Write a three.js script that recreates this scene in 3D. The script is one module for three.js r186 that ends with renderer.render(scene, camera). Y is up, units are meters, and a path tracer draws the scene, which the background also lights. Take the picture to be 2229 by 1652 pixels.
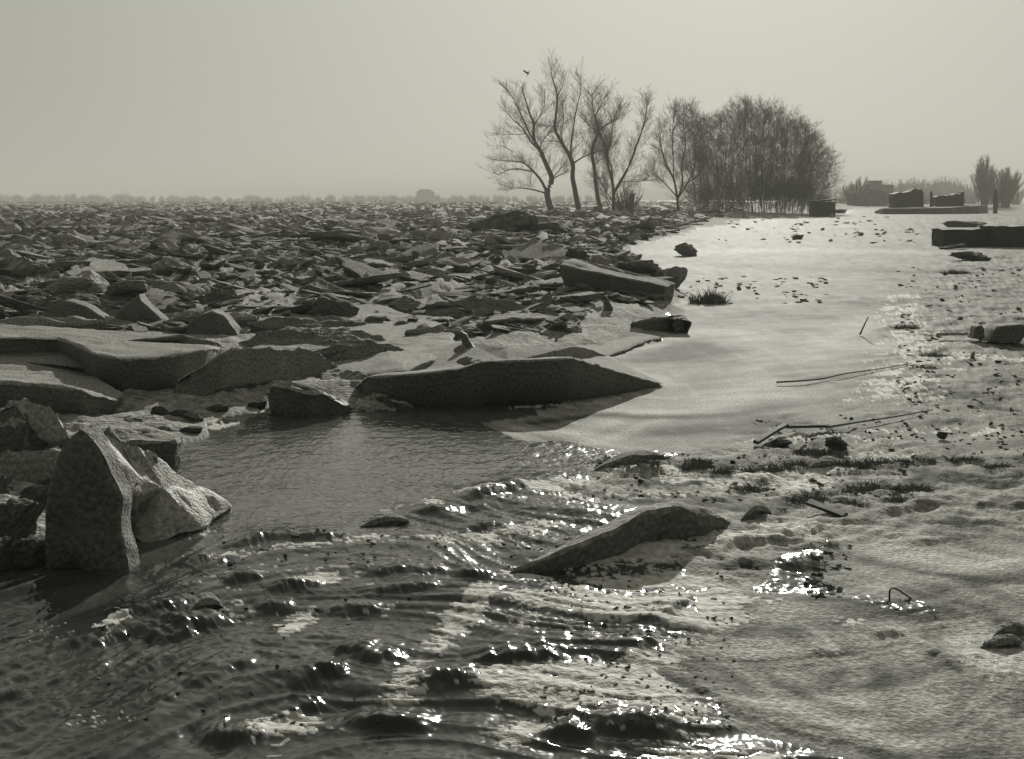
import * as THREE from 'three';
import { mergeGeometries } from 'three/addons/utils/BufferGeometryUtils.js';

// ---------------------------------------------------------------- camera, sky, sun, exposure
const scene = new THREE.Scene();
const W = 1024, H = 759;
const EYE = 1.7, F = 2691, CX = 1114.5, CY = 826, TH = 8.27 * Math.PI / 180;   // lens in units of a 2229-wide view of the photograph
const camera = new THREE.PerspectiveCamera(2 * Math.atan(CY / F) * 180 / Math.PI, W / H, 0.1, 9000);
camera.position.set(0, EYE, 0);
camera.rotation.set(-TH, 0, 0);
camera.updateMatrixWorld();
const SUN_AZ = 10 * Math.PI / 180, SUN_EL = 19 * Math.PI / 180;
const sunDir = new THREE.Vector3(Math.sin(SUN_AZ) * Math.cos(SUN_EL), Math.sin(SUN_EL), -Math.cos(SUN_AZ) * Math.cos(SUN_EL));
{ // hazy winter sky: brightest round the sun, dimming smoothly away from it
  const w = 512, h = 256, a = new Float32Array(w * h * 4), v = new THREE.Vector3();
  for (let j = 0; j < h; j++) for (let i = 0; i < w; i++) {
    const el = ((j + .5) / h - .5) * Math.PI, az = ((i + .5) / w - .5) * 2 * Math.PI;
    v.set(Math.cos(az) * Math.cos(el), Math.sin(el), Math.sin(az) * Math.cos(el));
    const g = v.angleTo(sunDir) * 180 / Math.PI;
    const L = (.07 + .765 * Math.exp(-g / 39.5)) * (1 + .22 * Math.exp(-Math.max(0, el) / .07));
    const k = (j * w + i) * 4; a[k] = L; a[k + 1] = L * .993; a[k + 2] = L * .865; a[k + 3] = 1;
  }
  const t = new THREE.DataTexture(a, w, h, THREE.RGBAFormat, THREE.FloatType);
  t.mapping = THREE.EquirectangularReflectionMapping; t.magFilter = t.minFilter = THREE.LinearFilter; t.needsUpdate = true;
  scene.background = t; scene.environment = t; scene.environmentIntensity = 1;
}
const sun = new THREE.DirectionalLight(new THREE.Color(1, .985, .9), 4.8);
sun.position.copy(sunDir).multiplyScalar(300); sun.castShadow = true;
Object.assign(sun.shadow.camera, { left: -120, right: 120, top: 120, bottom: -120, near: 1, far: 800 });
sun.shadow.mapSize.set(4096, 4096);
scene.add(sun, sun.target);
const renderer = new THREE.WebGLRenderer({ antialias: true });
renderer.setSize(W, H); renderer.shadowMap.enabled = true;
renderer.toneMapping = THREE.LinearToneMapping; renderer.toneMappingExposure = 1.0;
scene.fog = new THREE.FogExp2(new THREE.Color(1, .993, .92), .0009);

// ---------------------------------------------------------------- helpers
let seed = 7;
const rnd = () => { seed = (seed * 1664525 + 1013904223) >>> 0; return seed / 4294967296; };
const rr = (a, b) => a + (b - a) * rnd();
const clamp = (x, a = 0, b = 1) => x < a ? a : x > b ? b : x;
const ss = (a, b, x) => { const t = clamp((x - a) / (b - a)); return t * t * (3 - 2 * t); };
const mix = (a, b, t) => a + (b - a) * t;
const P = new Uint8Array(512); { const p = [...Array(256).keys()]; for (let i = 255; i > 0; i--) { const j = Math.floor(rnd() * (i + 1)); [p[i], p[j]] = [p[j], p[i]]; } for (let i = 0; i < 512; i++) P[i] = p[i & 255]; }
const G2 = [...Array(16)].map((_, i) => [Math.cos(i * Math.PI / 8), Math.sin(i * Math.PI / 8)]);
function n2(x, y) {   // gradient noise, about -0.7 to 0.7
  const xi = Math.floor(x), yi = Math.floor(y), fx = x - xi, fy = y - yi, X = xi & 255, Y = yi & 255;
  const u = fx * fx * fx * (fx * (fx * 6 - 15) + 10), v = fy * fy * fy * (fy * (fy * 6 - 15) + 10);
  const a = G2[P[P[X] + Y] & 15], b = G2[P[P[X + 1] + Y] & 15], c = G2[P[P[X] + Y + 1] & 15], d = G2[P[P[X + 1] + Y + 1] & 15];
  const r0 = a[0] * fx + a[1] * fy, r1 = b[0] * (fx - 1) + b[1] * fy, r2 = c[0] * fx + c[1] * (fy - 1), r3 = d[0] * (fx - 1) + d[1] * (fy - 1);
  return mix(mix(r0, r1, u), mix(r2, r3, u), v);
}
function n3(x, y, z) {
  const xi = Math.floor(x), yi = Math.floor(y), zi = Math.floor(z), fx = x - xi, fy = y - yi, fz = z - zi;
  const s = t => t * t * (3 - 2 * t), u = s(fx), v = s(fy), w = s(fz);
  const h = (i, j, k) => P[P[P[(xi + i) & 255] + ((yi + j) & 255)] + ((zi + k) & 255)] / 127.5 - 1;
  return mix(mix(mix(h(0, 0, 0), h(1, 0, 0), u), mix(h(0, 1, 0), h(1, 1, 0), u), v), mix(mix(h(0, 0, 1), h(1, 0, 1), u), mix(h(0, 1, 1), h(1, 1, 1), u), v), w);
}
function fbm(x, y, o = 4) { let s = 0, a = 1; for (let i = 0; i < o; i++) { s += a * n2(x, y); x = x * 2.03 + 17.1; y = y * 2.03 + 5.7; a *= .5; } return s; }
function fb3(x, y, z, o = 3) { let s = 0, a = 1; for (let i = 0; i < o; i++) { s += a * n3(x, y, z); x = x * 2.1 + 3.1; y = y * 2.1 + 7.7; z = z * 2.1 + 1.3; a *= .5; } return s; }
const CT = Math.cos(TH), ST = Math.sin(TH);
function ray(vx, vy) { const dx = (vx - CX) / F, dy = -(vy - CY) / F; return [dx, dy * CT - ST, -CT - dy * ST]; }
function gp(vx, vy, h = 0) { const r = ray(vx, vy), t = (h - EYE) / r[1]; return new THREE.Vector3(r[0] * t, h, r[2] * t); }     // where a line of sight meets height h
function dp(vx, vy, dist) { const r = ray(vx, vy), t = -dist / r[2]; return new THREE.Vector3(r[0] * t, EYE + r[1] * t, -dist); } // where it meets the upright plane z = -dist
const taken = {};
const numbered = n => { const k = taken[n] = (taken[n] ?? -1) + 1; return k ? `${n}_${String(k).padStart(3, '0')}` : n; };
function setup(m, name) { m.name = name; m.castShadow = m.receiveShadow = true; return m; }
function tag(o, label, category, group, kind) { o.userData = { label, category }; if (group) o.userData.group = group; o.userData.kind = kind ?? 'thing'; return o; }
function top(o, name) { o.name = numbered(name); scene.add(o); return o; }
function struct(geo, mat, name, label) { const m = setup(new THREE.Mesh(geo, mat), name); m.userData = { kind: 'structure', label, category: name.replace('_', ' ') }; scene.add(m); return m; }

// ---------------------------------------------------------------- textures and materials
function tileNoise(size, f) {   // f(u, v) -> 0..1, blended so that it tiles
  const a = new Uint8Array(size * size * 4);
  for (let j = 0; j < size; j++) for (let i = 0; i < size; i++) {
    const u = i / size, v = j / size, a0 = f(u, v), a1 = f(u - 1, v), a2 = f(u, v - 1), a3 = f(u - 1, v - 1);
    const wu = ss(.6, 1, u), wv = ss(.6, 1, v);
    const x = clamp(mix(mix(a0, a1, wu), mix(a2, a3, wu), wv)) * 255, k = (j * size + i) * 4;
    a[k] = a[k + 1] = a[k + 2] = x; a[k + 3] = 255;
  }
  const t = new THREE.DataTexture(a, size, size); t.wrapS = t.wrapT = THREE.RepeatWrapping; t.magFilter = THREE.LinearFilter; t.minFilter = THREE.LinearMipmapLinearFilter; t.generateMipmaps = true; t.needsUpdate = true; return t;
}
const texGrain = tileNoise(512, (u, v) => .5 + .45 * fbm(u * 26, v * 26, 4) + .12 * n2(u * 150, v * 150));
const texRipple = tileNoise(512, (u, v) => { const r = fbm(u * 9, v * 6, 3); return .5 + .5 * r + .25 * (.5 - Math.abs(n2(u * 24 + r, v * 16))); });
const texSpeck = tileNoise(512, (u, v) => .78 + .30 * fbm(u * 14 + 9, v * 14, 4) + .10 * n2(u * 110, v * 110)); texSpeck.colorSpace = THREE.SRGBColorSpace;
const again = (t, k) => { const c = t.clone(); c.repeat.set(k, k); c.needsUpdate = true; return c; };
const speckFine = again(texSpeck, 2.7), grainFine = again(texGrain, 2.3);
const grey = (v, w = .93) => new THREE.Color(v, v * .995, v * w);
const M = {
  water: new THREE.MeshPhysicalMaterial({ color: 0xffffff, vertexColors: true, roughness: .14, ior: 1.33, bumpMap: texRipple, bumpScale: .014 }),
  slush: new THREE.MeshPhysicalMaterial({ color: 0xffffff, vertexColors: true, roughness: .7, specularIntensity: .02, map: speckFine, bumpMap: grainFine, bumpScale: .006 }),
  foam: new THREE.MeshPhysicalMaterial({ color: 0xffffff, vertexColors: true, roughness: .8, specularIntensity: .12, bumpMap: texGrain, bumpScale: .012 }),
  field: new THREE.MeshPhysicalMaterial({ color: 0xffffff, vertexColors: true, roughness: .95, specularIntensity: .4, map: texSpeck, bumpMap: texGrain, bumpScale: .02 }),
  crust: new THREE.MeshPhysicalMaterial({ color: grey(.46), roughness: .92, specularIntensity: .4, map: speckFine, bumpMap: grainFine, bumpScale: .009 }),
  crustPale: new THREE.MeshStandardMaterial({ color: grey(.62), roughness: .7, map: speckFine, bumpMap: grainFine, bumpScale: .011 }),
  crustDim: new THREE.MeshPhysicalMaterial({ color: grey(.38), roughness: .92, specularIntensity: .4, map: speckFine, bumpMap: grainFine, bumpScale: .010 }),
  body: new THREE.MeshPhysicalMaterial({ color: grey(.24), roughness: .6, ior: 1.31, map: speckFine, bumpMap: grainFine, bumpScale: .005 }),  // broken ice grey, deepened with some of the shade on slab sides
  dark: new THREE.MeshPhysicalMaterial({ color: grey(.24), roughness: .6, ior: 1.31, map: speckFine, bumpMap: grainFine, bumpScale: .005 }),  // same ice grey as body, part of the front shade painted in
  darkMatte: new THREE.MeshPhysicalMaterial({ color: grey(.22), roughness: .95, specularIntensity: .25, map: texSpeck, bumpMap: texGrain, bumpScale: .02 }),
  rubble: new THREE.MeshPhysicalMaterial({ color: grey(.56), roughness: .92, specularIntensity: .4, map: texSpeck, bumpMap: texGrain, bumpScale: .02 }),
  rubbleDim: new THREE.MeshPhysicalMaterial({ color: grey(.42), roughness: .92, specularIntensity: .4, map: texSpeck, bumpMap: texGrain, bumpScale: .02 }),
  rubblePale: new THREE.MeshPhysicalMaterial({ color: grey(.62), roughness: .92, specularIntensity: .4, map: texSpeck, bumpMap: texGrain, bumpScale: .02 }),
  bark: new THREE.MeshStandardMaterial({ color: grey(.10), roughness: .9, bumpMap: texGrain, bumpScale: .01 }),
  twig: new THREE.MeshStandardMaterial({ color: grey(.17), roughness: .9 }),
  reed: new THREE.MeshStandardMaterial({ color: grey(.15), roughness: .9, side: THREE.DoubleSide }),
  wood: new THREE.MeshStandardMaterial({ color: grey(.10), roughness: .8, bumpMap: texGrain, bumpScale: .006 }),
  stone: new THREE.MeshStandardMaterial({ color: grey(.10), roughness: .85, map: texSpeck, bumpMap: texGrain, bumpScale: .01 }),
  wall: new THREE.MeshStandardMaterial({ color: grey(.12), roughness: .9, map: texSpeck }),
  roof: new THREE.MeshStandardMaterial({ color: grey(.07), roughness: .9, map: texSpeck }),
  glass: new THREE.MeshStandardMaterial({ color: grey(.02), roughness: .15 }),
  bird: new THREE.MeshStandardMaterial({ color: grey(.03), roughness: .9 }),
};

// ---------------------------------------------------------------- the flooded ground: one sheet to the horizon
const poly = list => list.map(([x, y]) => { const p = gp(x, Math.max(y, 439)); return [p.x, p.z]; });
function sdPoly(pts, x, z) {   // metres, positive inside
  let inside = false, best = 1e18;
  for (let i = 0, j = pts.length - 1; i < pts.length; j = i++) {
    const [ax, az] = pts[j], [bx, bz] = pts[i], ex = bx - ax, ez = bz - az, t = clamp(((x - ax) * ex + (z - az) * ez) / (ex * ex + ez * ez)), dx = x - ax - ex * t, dz = z - az - ez * t;
    best = Math.min(best, dx * dx + dz * dz);
    if ((az > z) !== (bz > z) && x < ax + (z - az) * ex / ez) inside = !inside;
  }
  return Math.sqrt(best) * (inside ? 1 : -1);
}
const fieldPoly = poly([[-900, 438.6], [1900, 438.6], [1880, 452], [1800, 463], [1640, 474], [1520, 500], [1400, 528], [1350, 552], [1440, 590], [1480, 630], [1480, 665], [1440, 722], [1400, 740], [1330, 772], [1240, 800], [1100, 840], [900, 872], [760, 878], [560, 890], [490, 905], [430, 945], [330, 985], [260, 1040], [200, 1130], [60, 1180], [-700, 1200]]);
const calmPoly = poly([[390, 960], [530, 900], [890, 890], [1300, 890], [1650, 850], [1650, 940], [1300, 1000], [1080, 1040], [860, 1105], [500, 1150], [250, 1240], [180, 1300], [330, 1160], [480, 1080]]);
const slushPolys = [
  [[1530, 1330], [1640, 1290], [1820, 1300], [2000, 1340], [2120, 1400], [2180, 1500], [2400, 1560], [2400, 1750], [1900, 1640], [1640, 1560], [1540, 1480], [1490, 1400]],
  [[1700, 1230], [1850, 1160], [2400, 1120], [2500, 1420], [2100, 1330], [1850, 1285]],
  [[1240, 882], [1320, 780], [1430, 735], [1510, 690], [1700, 760], [1760, 905], [1660, 975], [1480, 985], [1340, 975], [1230, 955], [1150, 950], [1090, 915]],
  [[1420, 480], [1750, 466], [2400, 456], [2700, 560], [2700, 1020], [2150, 1000], [1880, 950], [1700, 905], [1500, 700], [1440, 695], [1470, 640], [1430, 590], [1335, 552], [1400, 522]],
  [[1200, 1075], [1300, 1010], [1640, 950], [1700, 900], [2150, 990], [2700, 1010], [2500, 1140], [1850, 1175], [1700, 1240], [1600, 1285], [1450, 1215], [1590, 1130], [1480, 1085], [1390, 1095]],
  [[2050, 1330], [2600, 1380], [2600, 1600], [2180, 1520], [2110, 1420]],
].map(poly);
const bankPoly = poly([[2090, 555], [2500, 555], [2700, 900], [2300, 940], [1900, 900], [1980, 800], [1960, 700], [2010, 620]]);
const stroke = (w, s, list) => { const p = list.map(([x, y]) => gp(x, y)); let bx = [1e9, -1e9, 1e9, -1e9]; for (const q of p) bx = [Math.min(bx[0], q.x), Math.max(bx[1], q.x), Math.min(bx[2], q.z), Math.max(bx[3], q.z)]; return { w, s, p, bx }; };
function strokeSum(list, x, z) {
  let m = 0;
  for (const k of list) {
    const r = k.w * 2.2; if (x < k.bx[0] - r || x > k.bx[1] + r || z < k.bx[2] - r || z > k.bx[3] + r) continue;
    let best = 1e9;
    for (let i = 0; i + 1 < k.p.length; i++) { const a = k.p[i], b = k.p[i + 1], ex = b.x - a.x, ez = b.z - a.z, t = clamp(((x - a.x) * ex + (z - a.z) * ez) / (ex * ex + ez * ez + 1e-9)); best = Math.min(best, Math.hypot(x - a.x - ex * t, z - a.z - ez * t)); }
    m += k.s * Math.exp(-(best / k.w) * (best / k.w));
  }
  return m;
}
const paleStrokes = [   // bands of clean milky slush drawn out by the current
  stroke(.16, .30, [[1315, 778], [1370, 805], [1440, 832]]), stroke(.2, .28, [[1330, 770], [1400, 745], [1500, 722]]), stroke(.4, .32, [[1560, 718], [1650, 735], [1685, 790], [1665, 840], [1560, 868], [1380, 885]]), stroke(.13, .28, [[1110, 925], [1180, 938], [1260, 930], [1340, 912]]), stroke(.08, .26, [[1180, 985], [1240, 960], [1330, 938], [1470, 912]]),
  stroke(.4, .3, [[1800, 740], [1860, 700], [1900, 690]]), stroke(.6, .22, [[1720, 770], [1800, 760], [1950, 745]]), stroke(1.6, .28, [[1480, 548], [1750, 542], [2000, 548]]), stroke(.8, .2, [[1450, 585], [1520, 572]]), stroke(.9, .22, [[1600, 500], [1900, 490]]),
  stroke(.35, .25, [[1450, 1225], [1560, 1180], [1700, 1150]]), stroke(.12, .25, [[1700, 1320], [1850, 1350], [1885, 1378]]), stroke(.25, .3, [[2120, 1420], [2180, 1450], [2300, 1440]]), stroke(.12, .2, [[1560, 1500], [1700, 1560], [1900, 1580]]), stroke(.15, .22, [[1800, 1200], [1950, 1190], [2200, 1215]]),
];
const foamStrokes = [
  stroke(.12, .6, [[1240, 880], [1340, 862], [1430, 835]]), stroke(.05, .8, [[1120, 884], [1215, 879]]),
  stroke(.06, .8, [[985, 1368], [1020, 1325], [1062, 1275]]), stroke(.05, .6, [[1110, 1242], [1180, 1252]]),
  stroke(.09, .75, [[1250, 1222], [1330, 1215], [1400, 1205], [1450, 1225], [1500, 1260], [1570, 1300]]), stroke(.22, .55, [[1400, 1195], [1560, 1175], [1700, 1150]]),
  stroke(.30, .55, [[1260, 1290], [1400, 1270], [1490, 1290]]), stroke(.30, .50, [[1250, 1340], [1400, 1330]]), stroke(.12, .5, [[1440, 1440], [1500, 1370], [1570, 1340]]),
  stroke(.12, .45, [[1380, 1480], [1430, 1420], [1480, 1350]]), stroke(.14, .5, [[1080, 1480], [1250, 1470], [1380, 1450]]), stroke(.22, .42, [[1200, 1520], [1400, 1500], [1480, 1560], [1600, 1620]]),
  stroke(.10, .45, [[860, 1530], [900, 1450], [960, 1400]]), stroke(.08, .45, [[1120, 1600], [1210, 1560]]), stroke(.10, .4, [[560, 1590], [640, 1570]]), stroke(.10, .5, [[1350, 1600], [1480, 1640], [1620, 1660]]),
  stroke(.06, .5, [[230, 1400], [260, 1350]]), stroke(.05, .5, [[620, 1390], [660, 1340]]), stroke(.05, .45, [[500, 1320], [540, 1310]]), stroke(.07, .5, [[660, 1275], [710, 1268]]),
  stroke(.16, .45, [[500, 1215], [760, 1180], [1000, 1170], [1200, 1140]]), stroke(.12, .42, [[820, 1110], [1000, 1075], [1250, 1045]]), stroke(.3, .42, [[1250, 1080], [1500, 1060], [1750, 1030], [1950, 990]]),
  stroke(.3, .5, [[1360, 1010], [1520, 1030], [1700, 1045]]), stroke(.3, .4, [[1620, 960], [1900, 940], [2150, 930]]),
  stroke(.3, .5, [[2100, 770], [2200, 780], [2300, 790]]), stroke(.6, .45, [[1960, 640], [1980, 720], [1990, 800], [1930, 860]]),
  stroke(.2, .5, [[2120, 1420], [2180, 1450], [2300, 1440]]), stroke(.10, .4, [[1700, 1320], [1850, 1350], [1880, 1375]]),
  stroke(.10, .4, [[220, 850], [330, 880], [480, 930]]), stroke(.16, .5, [[240, 880], [380, 900], [490, 920]]), stroke(.08, .5, [[500, 895], [620, 893], [880, 885]]), stroke(.10, .5, [[640, 810], [730, 790]]),
  stroke(.12, .5, [[1000, 700], [1040, 730], [1050, 790]]), stroke(.2, .6, [[1120, 735], [1240, 720], [1220, 690]]), stroke(.2, .5, [[270, 1060], [380, 1120], [420, 1150]]),
];
const eddies = [stroke(.42, 1, [[1440, 768], [1510, 750], [1590, 762]]), stroke(.10, .7, [[1150, 912], [1240, 905], [1330, 896]]), stroke(.14, .55, [[1330, 905], [1500, 902], [1700, 880]]), stroke(.3, .5, [[1690, 745], [1700, 790], [1720, 815]]), stroke(.4, .45, [[1560, 690], [1700, 680], [1800, 690]]), stroke(.22, .5, [[1480, 935], [1600, 925], [1700, 905]]), stroke(.9, .45, [[1560, 575], [1800, 585], [2000, 590]]), stroke(.5, .4, [[1850, 660], [1950, 655]]), stroke(.2, .5, [[1560, 1225], [1700, 1215], [1790, 1195]]), stroke(.2, .4, [[1500, 1420], [1560, 1480], [1660, 1530]]), stroke(.15, .4, [[1760, 1310], [1840, 1330]]), stroke(.15, .45, [[2050, 1250], [2200, 1230]]), stroke(.05, .6, [[1500, 1290], [1440, 1365], [1375, 1440]]), stroke(.045, .55, [[1490, 1460], [1560, 1510], [1660, 1560], [1900, 1625]]), stroke(.05, .5, [[1990, 1380], [2060, 1420], [2120, 1480]]), stroke(.06, .5, [[1800, 1500], [1950, 1510], [2060, 1490]]), stroke(.04, .5, [[1620, 1390], [1700, 1360], [1800, 1372]]), stroke(.05, .45, [[1850, 1210], [2000, 1240], [2200, 1250]])];
const SW = gp(1780, 1430), SHEET = .49;
const ridges = [
  [500, 1192, 640, 1168, 16], [620, 1178, 755, 1172, 13], [396, 1226, 470, 1206, 12], [430, 1246, 525, 1216, 12], [900, 1118, 1060, 1098, 10], [1000, 1092, 1162, 1050, 16], [1380, 1036, 1450, 1016, 14],
  [585, 1292, 705, 1276, 16], [490, 1274, 562, 1262, 14], [800, 1258, 972, 1246, 12], [1000, 1256, 1072, 1250, 12], [262, 1352, 420, 1316, 18], [342, 1395, 485, 1352, 34], [1030, 1444, 1222, 1438, 28], [430, 1606, 570, 1604, 28], [1180, 1592, 1290, 1606, 26], [1300, 1590, 1480, 1612, 32],
  [1540, 1200, 1640, 1168, 14], [1640, 1182, 1790, 1152, 12], [1740, 1192, 1822, 1180, 12], [1890, 1378, 1970, 1372, 8], [720, 1420, 850, 1450, 26], [560, 1330, 640, 1322, 14], [730, 1340, 830, 1326, 12], [800, 1300, 950, 1284, 14], [1000, 1150, 1110, 1140, 10], [1900, 1120, 2060, 1085, 12], [1600, 1050, 1700, 1040, 12], [1980, 1180, 2100, 1165, 8],
  [230, 1490, 420, 1420, 10], [340, 1540, 590, 1430, 14], [420, 1480, 560, 1400, 10], [640, 1500, 760, 1470, 20], [900, 1500, 1050, 1490, 22], [760, 1570, 930, 1585, 26], [1370, 1440, 1440, 1370, 14], [1430, 1370, 1500, 1292, 16], [1490, 1470, 1640, 1560, 10], [1640, 1560, 1900, 1620, 8], [600, 1560, 720, 1530, 18], [180, 1420, 300, 1370, 12], [2000, 1390, 2110, 1470, 10], [1700, 1240, 1790, 1225, 8], [1760, 1420, 1830, 1415, 6], [1450, 525, 1640, 520, 5], [1560, 612, 1700, 622, 6], [1700, 640, 1990, 652, 5], [1530, 656, 1800, 650, 7], [1600, 536, 1950, 532, 3], [1500, 505, 1700, 500, 4], [1690, 834, 1980, 792, 4], [1620, 905, 1760, 895, 3], [1900, 720, 1990, 700, 6], [1860, 790, 2000, 770, 4],
].map(([x0, y0, x1, y1, w]) => { const a = gp(x0, y0), b = gp(x1, y1), H = w * a.distanceTo(camera.position) / F; return { a, b, H: H * .85, w: .03 + H * .55 }; });
function ridgeAt(x, z) {
  let h = 0;
  for (const r of ridges) {
    const ex = r.b.x - r.a.x, ez = r.b.z - r.a.z, L2 = ex * ex + ez * ez, t = ((x - r.a.x) * ex + (z - r.a.z) * ez) / L2; if (t < -.1 || t > 1.1) continue;
    const L = Math.sqrt(L2), wob = .03 * n2(t * 5 + r.a.x * 9, 1.5) + .012 * n2(t * 21, r.a.z * 5), s = ((x - r.a.x) * -ez + (z - r.a.z) * ex) / L * (ex > 0 ? 1 : -1) + wob; if (Math.abs(s) > r.w * 6) continue;
    const e = Math.sin(Math.PI * clamp((t + .1) / 1.2)), ww = s > 0 ? r.w * .7 : r.w * 2.6;
    h += r.H * Math.pow(e, .8) * Math.exp(-(s / ww) * (s / ww)) * (1 + .5 * n2(t * 9, 4 + r.a.x * 7));
  }
  return h;
}
function ground(x, z) {
  const d = -z, sdF = sdPoly(fieldPoly, x, z) + (d < 60 ? .35 * fbm(x * .9, z * .9, 2) : 2 * fbm(x * .1, z * .1, 2));
  const far = ss(25, 120, d);
  if (sdF > 0) {   // jammed, frozen-over ice
    const k = ss(0, .6 + far * 6, sdF);
    const big = fbm(x * .33, z * .28, 3), mid = fbm(x * 1.3 + 4, z * 1.3, 3), fine = d < 70 ? fbm(x * 5, z * 5, 4) : 0, wr = d < 40 ? .5 - Math.abs(n2(x * 1.1 + mid, z * 3.1 + big)) : 0;
    const rough = ss(15, 24, d);
    const h = k * (.05 + .03 * big + rough * (.12 + .26 * big + .16 * Math.abs(mid)) + .04 * mid + .03 * fine * (1 + rough) + .09 * wr * (1 - far) +  far * .25 * Math.max(0, big));
    const c = clamp(.46 + .08 * mid + .10 * big + .16 * fine, .16, .66);
    return { h, c, cls: 0 };
  }
  const calm = ss(-.25, .25, sdPoly(calmPoly, x, z));
  let sl = -1e9; for (const q of slushPolys) sl = Math.max(sl, sdPoly(q, x, z));
  const wx = x + .25 * fbm(x * .8 + 3, z * .8, 2), wz = z + .25 * fbm(x * .8, z * .8 + 9, 2);
  const ph = mix(.45, 1.05, ss(-1.5, 1.5, x)), al = wx * Math.sin(ph) - wz * Math.cos(ph), ac = wx * Math.cos(ph) + wz * Math.sin(ph);
  const slush = ss(-.15, .15, sl + .25 * fbm(ac * 1.5, al * .5, 3));
  const near = 1 - ss(5.5, 9, d), bank = Math.max(ss(-.3, .2, sdPoly(slushPolys[slushPolys.length - 2], x, z)), ss(-.6, .4, sdPoly(bankPoly, x, z)));
  const c0 = 1 - 1.6 * Math.abs(n2(ac * 2.1 + 7, al * .42)), crest = .5 * c0 * Math.max(c0, 0), c1 = 1 - 1.7 * Math.abs(n2(ac * 5.6, al * 1.3 + 3)), chop = .5 * c1 * Math.max(c1, 0), line = 1 - 1.8 * Math.abs(n2(ac * 13, al * 1.5 + 9));
  const streak = fbm(ac * 5, al * .9, 4), lump = fbm(x * 9, z * 9, 3);
  const amp = (1 - calm) * (1 - .75 * slush) * (.35 + .65 * near);
  const rg = ridgeAt(x, z), msk = .25 + .75 * ss(-.15, .4, fbm(ac * .9 + 4, al * .6, 2));
  let h = rg + amp * (.055 * crest + .030 * chop * msk + .012 * line * Math.max(line, 0) + .028 * fbm(ac * 2.4 + 2, al * .8, 5) + msk * (.010 * Math.abs(fbm(x * 6, z * 7, 3)) + .007 * lump + .005 * n2(x * 27, z * 30))) - .02 + calm * .003 * streak + slush * (.02 * fbm(ac * 1.2, al * .4, 3) + bank * (.018 * lump + .030 * Math.abs(n2(x * 3, z * 8)) + .016 * Math.abs(n2(ac * 7, al * 3))));
  const ed = strokeSum(eddies, wx, wz), dens = strokeSum(foamStrokes, x, z) * (1 - .3 * calm) * (1 - .9 * clamp(ed * 1.3)) + (1 - calm) * (.03 + .16 * near * crest) * (1 - slush);
  const lx = ac + .03 * n2(x * 11, z * 11), lz = al + .03 * n2(x * 11 + 7, z * 11), fleck = .42 + .55 * (n2(lx * 70, lz * 32) * .8 + n2(ac * 7, al * 2.2) * .9) + .5 * Math.abs(n2(lx * 24, lz * 13));
  let cls = slush > .5 ? 2 : 1, c;
  if (fleck < Math.min(.66, dens * 1.15) - rg * 3) { cls = 3; h += .002 + .002 * rough01(x, z); c = clamp(.52 + .35 * n2(x * 30, z * 30), .3, .75); }
  else if (cls === 2) {
    const sx = x - SW.x + .2 * fbm(x * 1.5, z * 1.5, 2), sz = (z - SW.z) * .8, sr = Math.hypot(sx, sz), sa = Math.atan2(sz, sx), swirl = (1 - ss(1.5, 2.4, sr)) * fbm(sr * 7, sa * 1.3 + sr * 1.2, 4) * .30;
    c = clamp(SHEET + .10 * fbm(x * .8, z * .5, 3) + .28 * streak + swirl * 1.5 + .09 * lump + .07 * fbm(ac * 14, al * 3, 3) - .55 * ed + strokeSum(paleStrokes, wx, wz) - bank * .55 * ss(.0, .5, fbm(ac * 3 + 5, al * 1.2, 4)), .12, .85);
  }
  else c = clamp(.045 + .035 * streak + calm * .05, .02, .16);
  return { h, c, cls };
}
function rough01(x, z) { return .5 + n2(x * 60, z * 60); }
const heightAt = (x, z) => ground(x, z).h;
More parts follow.
